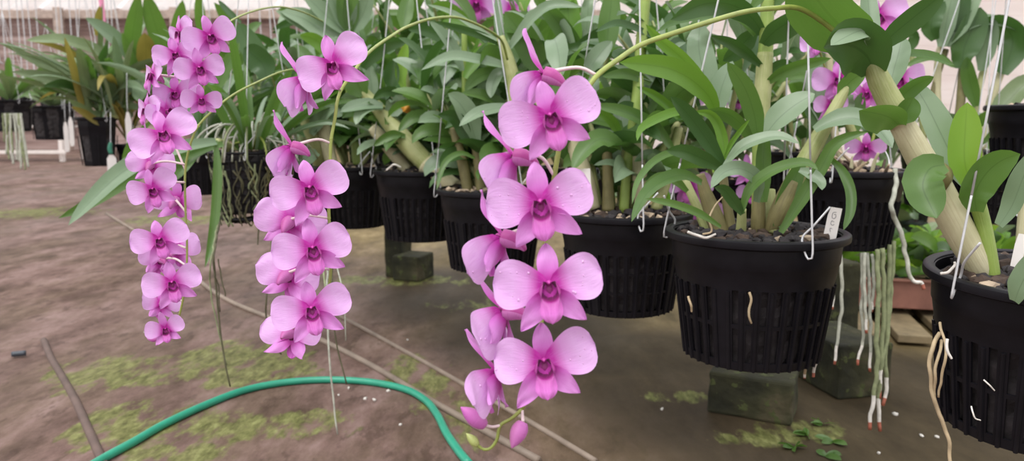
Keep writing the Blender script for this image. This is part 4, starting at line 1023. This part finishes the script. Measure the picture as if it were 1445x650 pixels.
for pts in ([(1216, 356, -.05), (1217, 400, -.05), (1216, 440, -.05), (1218, 475, -.05), (1210, 515, -.05)], [(1224, 356, -.05), (1226, 400, -.05), (1228, 460, -.05), (1228, 524, -.05)], [(1221, 356, -.06), (1220, 390, -.06), (1222, 470, -.06)], [(1186, 350, -.05), (1188, 420, -.05), (1184, 465, -.05), (1178, 514, -.05)], [(1174, 350, -.05), (1176, 400, -.05), (1175, 436, -.05)], [(1231, 358, -.05), (1233, 400, -.05), (1230, 440, -.05)]):
    root(R1, pts, .0032, 'root', True)
root(R1, [(1262, 238, -.09), (1265, 262, -.10), (1258, 290, -.11), (1264, 310, -.10), (1272, 330, -.10), (1278, 360, -.10), (1284, 388, -.10), (1292, 398, -.10), (1300, 398, -.10), (1303, 408, -.10)], .0042, 'root', True, tipfrac=.08)
hanger(R1, (-130, 150, 20), 1180, 'thin wire hanger on the pot with dangling pale roots')
R2 = Plant('upper black pot at right edge, hanging against the pale wall behind the lime-green leaf', 1486, 150, 1.55, .24, .171, None, (0, 0), 60, .5)
hanger(R2, (215, -80, 60), 1440, 'thin wire hanger on the upper black pot at right edge')
R3 = Plant('dark hanging pot lower down behind the upper right pot, above the seedlings', 1408, 236, 2.0, .20, .14, None, (0, 0), 60, .3, slots=28)
R3.wild(2, .10, .05, .11, .04, nl=4, mats=('leaf', 'grey', 'dark'))
hanger(R3, (200, -60, 60), 1396, 'wire hanger on the dark pot behind the upper right pot')
R4 = Plant('dark pot behind the thick leaning cane, broad rounded leaves against the pale wall', 1330, 212, 2.1, .22, .15, None, (0, 0), 60, .3, slots=28)
L = R4.leaf
g1 = R4.cane([(1338, 212), (1330, 175), (1322, 140), (1323, 100), (1326, 70), (1332, 60)], [5, 5, 5.5, 5.5, 5, 4], 'sheath')
g2 = R4.cane([(1352, 212), (1352, 180), (1356, 140), (1358, 95)], [6, 6, 6, 5], 'oldcane')
g3 = R4.cane([(1372, 212), (1374, 180), (1378, 140), (1388, 98)], [5, 5, 5, 4.5], 'cane')
g4 = R4.cane([(1385, 212), (1392, 170), (1402, 130), (1414, 98)], [5, 6, 6, 5], 'sheath')
g5 = R4.cane([(1302, 205), (1312, 150), (1322, 110), (1335, 70)], [4, 4, 4, 4], 'oldcane')
R4.cane([(1305, 212), (1300, 160), (1290, 105), (1286, 70)], [4, 4.5, 4, 3.5], 'cane')
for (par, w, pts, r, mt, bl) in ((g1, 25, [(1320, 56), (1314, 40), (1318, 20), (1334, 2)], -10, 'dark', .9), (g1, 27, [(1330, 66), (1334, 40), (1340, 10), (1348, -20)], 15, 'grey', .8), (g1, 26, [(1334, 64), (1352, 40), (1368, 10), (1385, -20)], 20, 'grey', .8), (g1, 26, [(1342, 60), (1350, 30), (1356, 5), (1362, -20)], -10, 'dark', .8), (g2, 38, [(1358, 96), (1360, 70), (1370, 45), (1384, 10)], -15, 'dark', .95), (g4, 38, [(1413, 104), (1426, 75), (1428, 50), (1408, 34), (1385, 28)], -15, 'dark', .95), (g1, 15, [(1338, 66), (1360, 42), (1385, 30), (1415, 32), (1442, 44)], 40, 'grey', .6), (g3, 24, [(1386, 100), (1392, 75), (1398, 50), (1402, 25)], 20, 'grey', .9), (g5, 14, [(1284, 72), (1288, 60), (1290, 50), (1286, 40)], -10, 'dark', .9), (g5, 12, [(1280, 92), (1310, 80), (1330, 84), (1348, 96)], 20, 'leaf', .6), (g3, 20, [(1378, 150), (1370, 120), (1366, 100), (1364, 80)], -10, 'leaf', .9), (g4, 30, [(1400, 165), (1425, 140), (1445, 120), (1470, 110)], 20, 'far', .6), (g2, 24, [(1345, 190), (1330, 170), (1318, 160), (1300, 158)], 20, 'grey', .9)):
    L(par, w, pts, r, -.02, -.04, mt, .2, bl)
hanger(R4, (190, -60, 60), 1380, 'wire hanger on the dark pot behind the thick leaning cane')
# hidden-potted plants that fill the second row
def second(label, px, py, d, flowers=(), **kw):
    p = Plant(label, px, py, d, .22, .155, 'leafy potted orchids of the second row', (0, 0), 50, .2, slots=28)
    p.wild(**kw)
    for f in flowers: flower(p, *f, detail=False)
    hanger(p, (200, -60, 60), None, 'wire hanger of the ' + label.split(',')[0])
    return p
second('second-row orchid behind the tagged pot, pink flowers low between its leaves', 1010, 250, 1.72, [(972, 262, 1.62, 70, -20, 10, 0), (992, 300, 1.62, 60, -10, 20, 0), (1054, 240, 1.6, 56, 20, 0, 0), (1060, 272, 1.6, 44, 20, 20, 0), (975, 142, 1.75, 40, 0, 0, 0), (1042, 140, 1.7, 44, 10, 0, 0)], n=9, height=.34, spread=.20, ll=.16, lw=.04, nl=7, mats=('leaf', 'dark', 'grey', 'dark'))
second('second-row orchid between the third and fourth pots, tall leafy canes', 810, 236, 2.2, (), n=9, height=.46, spread=.26, ll=.18, lw=.04, nl=9, mats=('leaf', 'grey', 'leaf', 'bright'))
second('second-row orchid behind the fifth pot, tall with pink flowers at its top', 660, 218, 2.6, [(672, 6, 2.3, 76, 0, 10, 0), (722, 14, 2.35, 60, 20, 0, 0)], n=10, height=.50, spread=.30, ll=.20, lw=.045, nl=9, mats=('leaf', 'grey', 'leaf', 'dark'))
second('second-row orchid above the sixth pot, left of the middle spike', 545, 208, 2.9, (), n=10, height=.48, spread=.30, ll=.21, lw=.048, nl=9, mats=('leaf', 'grey', 'leaf', 'dark'))
second('second-row orchid behind the mesh basket, its leaves rising between left and middle sprays', 420, 212, 2.9, (), n=10, height=.44, spread=.26, ll=.22, lw=.045, nl=8, mats=('leaf', 'grey', 'leaf', 'dark'))
second('second-row orchid far right of the tagged pot, behind the dangling roots pot', 1130, 214, 2.3, (), n=6, height=.30, spread=.16, ll=.17, lw=.04, nl=6, mats=('leaf', 'grey', 'dark'))
bp = Plant('plain black pot hanging left of the mesh basket', 284, 214, 2.6, .20, .14, None, (0, 0), 40, .2, slots=28)
for i in range(16):
    a = rnd.uniform(0, 6.28); link('leaf', wild_leaf(bp.c, a, rnd.uniform(.8, 1.4), rnd.uniform(.3, .55), .03, rnd.uniform(.3, 1.4), .25, 12), M[rnd.choice(('leaf', 'dark', 'grey'))], bp.e)
hanger(bp, (180, -60, 60), 300, 'wire hanger on the plain pot left of the mesh basket')
# ------------------------------------------------------------------ far-left plants
Lf = Plant('black pot hanging at far left under a fan of long strap leaves', 136, 166, 3.5, .185, .215, None, (0, 0), 40, .2, slots=4, taper=.72, tiers=1)
L = Lf.leaf; lc = Lf.cane([(160, 166), (165, 150), (170, 140)], [7, 7, 6], 'cane')
for (w, pts, r, mt) in ((14, [(140, 128), (111, 104), (69, 92), (35, 78), (8, 58)], 20, 'far'), (15, [(165, 92), (138, 72), (112, 62), (81, 55), (36, 57)], 30, 'far'), (19, [(196, 152), (160, 142), (120, 128), (80, 114), (50, 106), (15, 101)], 25, 'far'), (12, [(134, 130), (140, 105), (143, 85), (151, 62)], -10, 'dark'),
        (22, [(186, 100), (186, 60), (190, 30), (196, -10)], 0, 'leaf'), (26, [(236, 85), (226, 55), (216, 25), (206, -10)], 0, 'leaf'), (18, [(245, 70), (250, 40), (258, 0)], -10, 'leaf'), (14, [(284, 50), (282, 20), (280, -10)], 0, 'leaf'), (20, [(192, 100), (178, 72), (152, 46), (120, 25)], 35, 'grey'), (9, [(136, 50), (138, 30), (141, 8)], 0, 'olive'), (24, [(205, 100), (206, 80), (206, 62), (204, 46)], 0, 'olive'), (20, [(200, 106), (199, 120), (198, 132), (198, 144)], 20, 'grey'),
        (14, [(150, 150), (120, 128), (92, 118), (60, 122)], 10, 'dark'), (12, [(165, 160), (140, 130), (120, 100), (108, 80)], 20, 'far'), (12, [(168, 160), (160, 130), (150, 110), (130, 85)], 10, 'far'), (13, [(175, 150), (172, 110), (165, 80), (160, 50)], 15, 'grey'), (10, [(150, 160), (130, 160), (112, 150), (96, 140)], 10, 'far'), (10, [(154, 166), (140, 172), (120, 160), (100, 150)], 10, 'olive'), (12, [(185, 130), (190, 100), (180, 70), (172, 45)], 10, 'leaf')):
    L(lc, w, pts, r, 0, -.2, mt)
for i in range(80):
    a = rnd.uniform(0, 6.28)
    link('leaf', wild_leaf(Lf.c + Vector((rnd.uniform(-.05, .14), rnd.uniform(-.05, .15), rnd.uniform(-.02, .08))), a, rnd.uniform(.5, 1.4), rnd.uniform(.25, .55), rnd.uniform(.025, .045), rnd.uniform(.4, 1.8), .2, 12), M[rnd.choice(('far', 'far', 'leaf', 'grey', 'olive', 'far'))], Lf.e)
hanger(Lf, (180, -40, 60), 128, 'wire hanger on the far-left black pot under the strap leaves')
L2 = Plant('smaller dark pot hanging right of the far-left one, behind the white tags', 182, 204, 3.6, .12, .12, None, (0, 0), 30, .2, slots=4, taper=.8, tiers=1)
for i in range(14):
    a = rnd.uniform(0, 6.28); link('leaf', wild_leaf(L2.c, a, rnd.uniform(.9, 1.45), rnd.uniform(.2, .4), .03, rnd.uniform(.3, 1.2), .25, 12), M[rnd.choice(('leaf', 'far', 'olive'))], L2.e)
hanger(L2, (180, -40, 60), 172, 'wire hanger on the smaller dark pot behind the white tags')
def hung_tag(px, y0, y1, d, w, label, twist=True):
    t = P(px, y0, d); e = empty('hanging_tag', t); tag(e, label, 'tag', 'white tags hanging among the far-left pots')
    h = (y1 - y0) * d / F; W = w * d / F; fr = view_frame(t)
    bm = BM(); prof = [(-.2, 0), (-.5, -.18), (-.5, -.9), (-.3, -1), (.3, -1), (.5, -.9), (.5, -.18), (.2, 0)]
    a = [bm.verts.new(t + fr @ Vector((x * W, y * h, .001))) for x, y in prof]; b2 = [bm.verts.new(t + fr @ Vector((x * W, y * h, -.001))) for x, y in prof]
    bm.faces.new(a); bm.faces.new(b2[::-1])
    for i in range(8): bm.faces.new((a[i], b2[i], b2[(i + 1) % 8], a[(i + 1) % 8]))
    bmesh.ops.recalc_face_normals(bm, faces=bm.faces); link('plate', bm, M['tag'], e, smooth=False)
    bm = BM(); add_tube(bm, [t, P(px - 1, y0 - 20, d), P(px - 1, y0 - 60, d)], .0016, 6, 0, 8); link('string', bm, M['wire'], e)
    if twist:
        bm = BM(); add_tube(bm, [t + Vector((0, 0, .002)), P(px - 2, y0 - 8, d), P(px - 1, y0 - 17, d)], [.008, .010, .007], 8, 0, 8); link('tie', bm, simple('green_tie', (.02, .16, .10), .5), e)
hung_tag(157, 218, 250, 3.3, 12, 'white tag on a green tie hanging in front of the far-left pots')
hung_tag(92, 172, 214, 4.2, 6, 'short white tag hanging at far left above the bench rail', False)
hung_tag(99, 165, 206, 4.4, 6, 'white tag hanging beside the short one, higher and closer to the black pot', False)
hung_tag(180, 158, 222, 3.3, 8, 'long narrow white tag hanging right of the green-tied one', False)
# benches far left with pots on them
def bench(x0, x1, y, zt, label):
    e = empty('bench', Vector(((x0 + x1) / 2, y, 0))); tag(e, label, 'bench')
    for k in range(5):
        bm = BM(); add_box(bm, Vector(((x0 + x1) / 2, y - .3 + k * .15, zt)), x1 - x0, .11, .03, 0, .004); link('slat', bm, M['white'], e, smooth=False)
    for x in (x0 + .1, (x0 + x1) / 2, x1 - .1):
        for yy in (y - .28, y + .28):
            bm = BM(); add_box(bm, Vector((x, yy, zt / 2)), .06, .06, zt, 0, .004); link('leg', bm, M['white'], e, smooth=False)
    bm = BM(); add_box(bm, Vector(((x0 + x1) / 2, y - .36, zt * .28)), x1 - x0, .03, .05, 0, .004); link('rail', bm, M['white'], e, smooth=False)
    return e
gy = 11.5
bench(-8.7, -6.35, gy, .50, 'low white slatted bench at far left under rows of dark pots')
lab = ['leftmost dark pot on the far white bench, leafy', 'second dark pot from the left on the far white bench', 'third dark pot from the left on the far white bench', 'rightmost dark pot on the far white bench']
for i in range(4):
    x = -8.3 + i * .56; c = Vector((x, gy, .515 + .46)); e = empty('nursery_pot', c - Vector((0, 0, .46))); tag(e, lab[i], 'potted plant', 'dark pots on the far bench')
    bm, m4 = pot_bm(c, .50, .46, 4, .8, (0, 0), 1); link('pot', bm, M['plastic'], e)
    link('potting_mix', mix_bm(m4, .50, .46, .8, 10), [M['charcoal'], M['bark'], M['chip']], e)
    for k in range(14):
        a = rnd.uniform(0, 6.28); link('leaf', wild_leaf(c + Vector((math.cos(a) * .06, math.sin(a) * .06, -.03)), a, rnd.uniform(.6, 1.4), rnd.uniform(.35, .7), .06, rnd.uniform(.4, 1.6), .2, 8), M[rnd.choice(('far', 'far', 'leaf'))], e)
# pale root curtain at far left
Lr = Plant('dark pot at far left edge with pale roots trailing almost to the floor', 14, 142, 4.6, .26, .18, None, (0, 0), 30, .2, slots=4, taper=.8, tiers=1)
for i, (x0, x1, y1) in enumerate(((4, 6, 200), (10, 13, 225), (15, 19, 232), (19, 24, 226), (22, 30, 238), (27, 36, 240), (29, 40, 236), (24, 27, 228), (12, 18, 215), (7, 9, 218), (26, 33, 222))):
    root(Lr, [(x0, 160, -.1), ((x0 + x1) / 2 + rnd.uniform(-2, 3), 190, -.1), (x1, y1, -.1)], rnd.uniform(.005, .008), rnd.choice(('rootgreen', 'root')))
for i in range(18):
    a = rnd.uniform(0, 6.28); link('leaf', wild_leaf(Lr.c, a, rnd.uniform(.4, 1.3), rnd.uniform(.25, .5), .04, rnd.uniform(.4, 1.6), .2, 10), M[rnd.choice(('far', 'far', 'leaf'))], Lr.e)
hanger(Lr, (180, -40, 60), None, 'wire hanger on the far-left pot with trailing pale roots')
M2 = Plant('small black pot hanging at far left above the white bench', 74, 150, 5.2, .30, .22, None, (0, 0), 30, .2, slots=4, taper=.8, tiers=1)
for i in range(20):
    a = rnd.uniform(0, 6.28); link('leaf', wild_leaf(M2.c, a, rnd.uniform(.4, 1.3), rnd.uniform(.25, .5), .045, rnd.uniform(.4, 1.6), .2, 10), M[rnd.choice(('far', 'far', 'leaf'))], M2.e)
hanger(M2, (180, -40, 60), None, 'wire hanger on the small black pot above the white bench')
# bare hanging wires in the distance
bwx = [14, 22, 33, 44, 52, 61, 70, 97, 104, 116, 124, 148, 154, 160, 166, 172, 262, 270, 378, 392, 531, 540, 604]
for i, x in enumerate(bwx):
    g = P(x, rnd.uniform(90, 140), 7.0); b2 = g.copy(); a = Vector((g.x + rnd.uniform(-.03, .03), 7.0, 2.4)); b2.y = 7.0
    bm = BM(); add_tube(bm, [a, b2, b2 + Vector((.02, 0, -.03)), b2 + Vector((.03, 0, .01))], .0045, 6, 0, 12)
    tag(link('bare_wire', bm, M['wire'], origin=a), 'bare pale wire hanging straight down in the distance before the board wall', 'wire', 'bare wires hanging in the distance')
# pink ribbon
q = P(160, 20, 7.0); bm = BM(); add_tube(bm, [Vector((q.x - .02, 7, 2.4)), Vector((q.x, 7, 1.7)), Vector((q.x + .02, 7, 1.35))], [.02, .03, .015], 6, 0, 10)
tag(link('ribbon', bm, simple('pink_ribbon', (.80, .30, .48), .6), origin=Vector((q.x, 7, 2.4))), 'pink ribbon hanging in the distance at upper left', 'ribbon')
# ------------------------------------------------------------------ seedlings in trays, lower right
def tray(px, py, w, dep, h, rot, label, mat):
    g = G(px, py); zb = .05
    bm = BM()
    m4 = Matrix.Translation(g + Vector((0, 0, zb))) @ Matrix.Rotation(rot, 4, 'Z')
    th = .008
    def tb(cx, cy, cz, sx, sy, sz): add_box(bm, Vector((cx, cy, cz)), sx, sy, sz, 0, .003)
    tb(0, 0, th / 2, w, dep, th); tb(0, -dep / 2, h / 2, w, th, h); tb(0, dep / 2, h / 2, w, th, h); tb(-w / 2, 0, h / 2, th, dep, h); tb(w / 2, 0, h / 2, th, dep, h)
    tb(0, -dep / 2 - .004, h, w + .03, .022, .008); tb(0, dep / 2 + .004, h, w + .03, .022, .008); tb(-w / 2 - .004, 0, h, .022, dep + .03, .008); tb(w / 2 + .004, 0, h, .022, dep + .03, .008)
    bm.transform(m4); o = link('tray', bm, M[mat], origin=g + Vector((0, 0, zb)), smooth=False); tag(o, label, 'tray'); return m4
m1 = tray(1235, 438, .50, .34, .085, math.radians(-14), 'reddish-brown plastic tray of seedlings standing on pale slats', 'tray')
m2 = tray(1335, 436, .36, .34, .085, math.radians(-14), 'tan tray beside the reddish-brown one, partly behind the nearest pot', 'wood')
for i in range(7):
    g = m1 @ Vector((-.22 + i * .12, -.13, -.03)); bm = BM(); add_box(bm, g, .085, .55, .022, math.radians(-14), .003); add_box(bm, g + Vector((0, .12, -.012)), .085, .04, .028, math.radians(-14), .003)
    o = link('slat', bm, M['wood'], origin=g, smooth=False); tag(o, 'pale wooden slat lying on the floor under the seedling trays', 'slat', 'wooden slats under the trays')
names = ['at the front left of the brown tray', 'at the front middle of the brown tray', 'at the front right of the brown tray', 'at the left in the middle row of the tray', 'at the centre of the middle row of the tray', 'at the right of the middle row of the tray', 'at the back left of the brown tray', 'at the back middle of the brown tray', 'at the back right of the brown tray']
def seedling(c, label, grp, k=9, big=1.0):
    e = empty('seedling_pot', c); tag(e, label, 'seedling', grp)
    bm, m4 = pot_bm(c + Vector((0, 0, .075)), .105, .075, 4, .78, (0, 0), 1); link('pot', bm, M['plasticgreen'], e)
    link('potting_mix', mix_bm(m4, .105, .075, .78, 8), [M['charcoal'], M['bark'], M['chip']], e)
    for j in range(k):
        a = rnd.uniform(0, 6.28); b0 = c + Vector((math.cos(a) * .025, math.sin(a) * .025, .075))
        link('leaf', wild_leaf(b0 + Vector((0, 0, .02 * rnd.random() + .05 * rnd.random() * big)), a, rnd.uniform(.2, 1.2), rnd.uniform(.07, .12) * big, rnd.uniform(.03, .045) * big, rnd.uniform(.6, 1.6), .2, 8), M[rnd.choice(('bright', 'grey', 'lime', 'bright', 'far'))], e)
for i in range(9):
    seedling(m1 @ Vector((-.16 + (i % 3) * .16, -.10 + (i // 3) * .10, .009)), 'green leafy seedling ' + names[i], 'seedlings in the brown tray', 12, 1.1)
for i in range(6):
    seedling(m2 @ Vector((-.11 + (i % 2) * .2, -.10 + (i // 2) * .10, .009)), 'green leafy seedling in the tan tray, ' + ['front left', 'front right', 'middle left', 'middle right', 'back left', 'back right'][i], 'seedlings in the tan tray', 12, 1.2)
# low bench behind with taller seedlings
def bench2():
    e = empty('bench', Vector((1.35, 3.35, 0))); tag(e, 'low wooden bench of green seedlings behind the brown tray', 'bench')
    bm = BM(); add_box(bm, Vector((1.35, 3.35, .10)), 1.7, .8, .03, 0, .004); link('bench_top', bm, M['wood'], e, smooth=False)
    for x in (.55, 2.15):
        for y in (3.0, 3.7):
            bm = BM(); add_box(bm, Vector((x, y, .045)), .06, .06, .09, 0, .004); link('leg', bm, M['wood'], e, smooth=False)
bench2()
for r_ in range(2):
    for i in range(8):
        seedling(Vector((.62 + i * .2, 3.12 + r_ * .36, .116)), 'leafy seedling on the low bench, %s row, %s' % (['front', 'rear'][r_], ['leftmost', 'second from left', 'third from left', 'fourth from left', 'fourth from right', 'third from right', 'second from right', 'rightmost'][i]), 'seedlings on the low bench', 14, 1.9)
# plants standing on the far side, closing off the view under the pots
def floor_plant(x, y, h, label, k=22):
    c = Vector((x, y, .26)); e = empty('nursery_pot', Vector((x, y, 0))); tag(e, label, 'potted plant', 'big dark pots of strap-leaved plants standing at the back')
    bm, m4 = pot_bm(c, .34, .26, 4, .8, (0, 0), 1); link('pot', bm, M['plastic'], e)
    link('potting_mix', mix_bm(m4, .34, .26, .8, 8), [M['charcoal'], M['bark'], M['chip']], e)
    for j in range(k):
        a = rnd.uniform(0, 6.28); b0 = c + Vector((math.cos(a) * .05, math.sin(a) * .05, rnd.uniform(0, h * .5)))
        link('leaf', wild_leaf(b0, a, rnd.uniform(.6, 1.4), rnd.uniform(.4, .75) * h, .07, rnd.uniform(.4, 1.7), .2, 9), M[rnd.choice(('leaf', 'far', 'dark', 'grey'))], e)
fp = [(-2.7, 7.0), (-1.9, 6.8), (-1.1, 7.0), (-.3, 6.6), (.5, 6.2), (1.3, 5.6), (1.9, 5.0), (2.5, 5.2), (3.2, 5.0)]
fn_ = ['leftmost', 'second from left', 'third from left', 'fourth from left', 'middle', 'fourth from right', 'third from right', 'second from right', 'rightmost']
for (x, y), nm in zip(fp, fn_): floor_plant(x, y, 1.0 if x < .9 else .45, nm + ' of the big potted plants standing on the floor at the back')
# ================================================================== LIGHT
w = bpy.data.worlds.new('overcast'); SC.world = w; w.use_nodes = True
nt = w.node_tree; bg = nt.nodes['Background']
tc = N(nt, 'ShaderNodeTexCoord'); sp = N(nt, 'ShaderNodeSeparateXYZ'); nt.links.new(tc.outputs['Generated'], sp.inputs[0])
cr = ramp(nt, sp.outputs['Z'], [(0.0, (.80, .76, .75)), (.12, (1.0, .96, .96)), (1.0, (1.25, 1.25, 1.28))])
nt.links.new(cr, bg.inputs['Color']); bg.inputs['Strength'].default_value = 1.25
sd = bpy.data.lights.new('overcast_sun', 'SUN'); so = bpy.data.objects.new('overcast_sun', sd); COL.objects.link(so)
sd.energy = 2.3; sd.angle = math.radians(40); so.rotation_euler = (math.radians(22), math.radians(-18), 0); sd.color = (1, .98, .95)
vs = SC.view_settings; vs.view_transform = 'Standard'; vs.look = 'None'; vs.gamma = 1; vs.use_curve_mapping = False; vs.exposure = 0.0
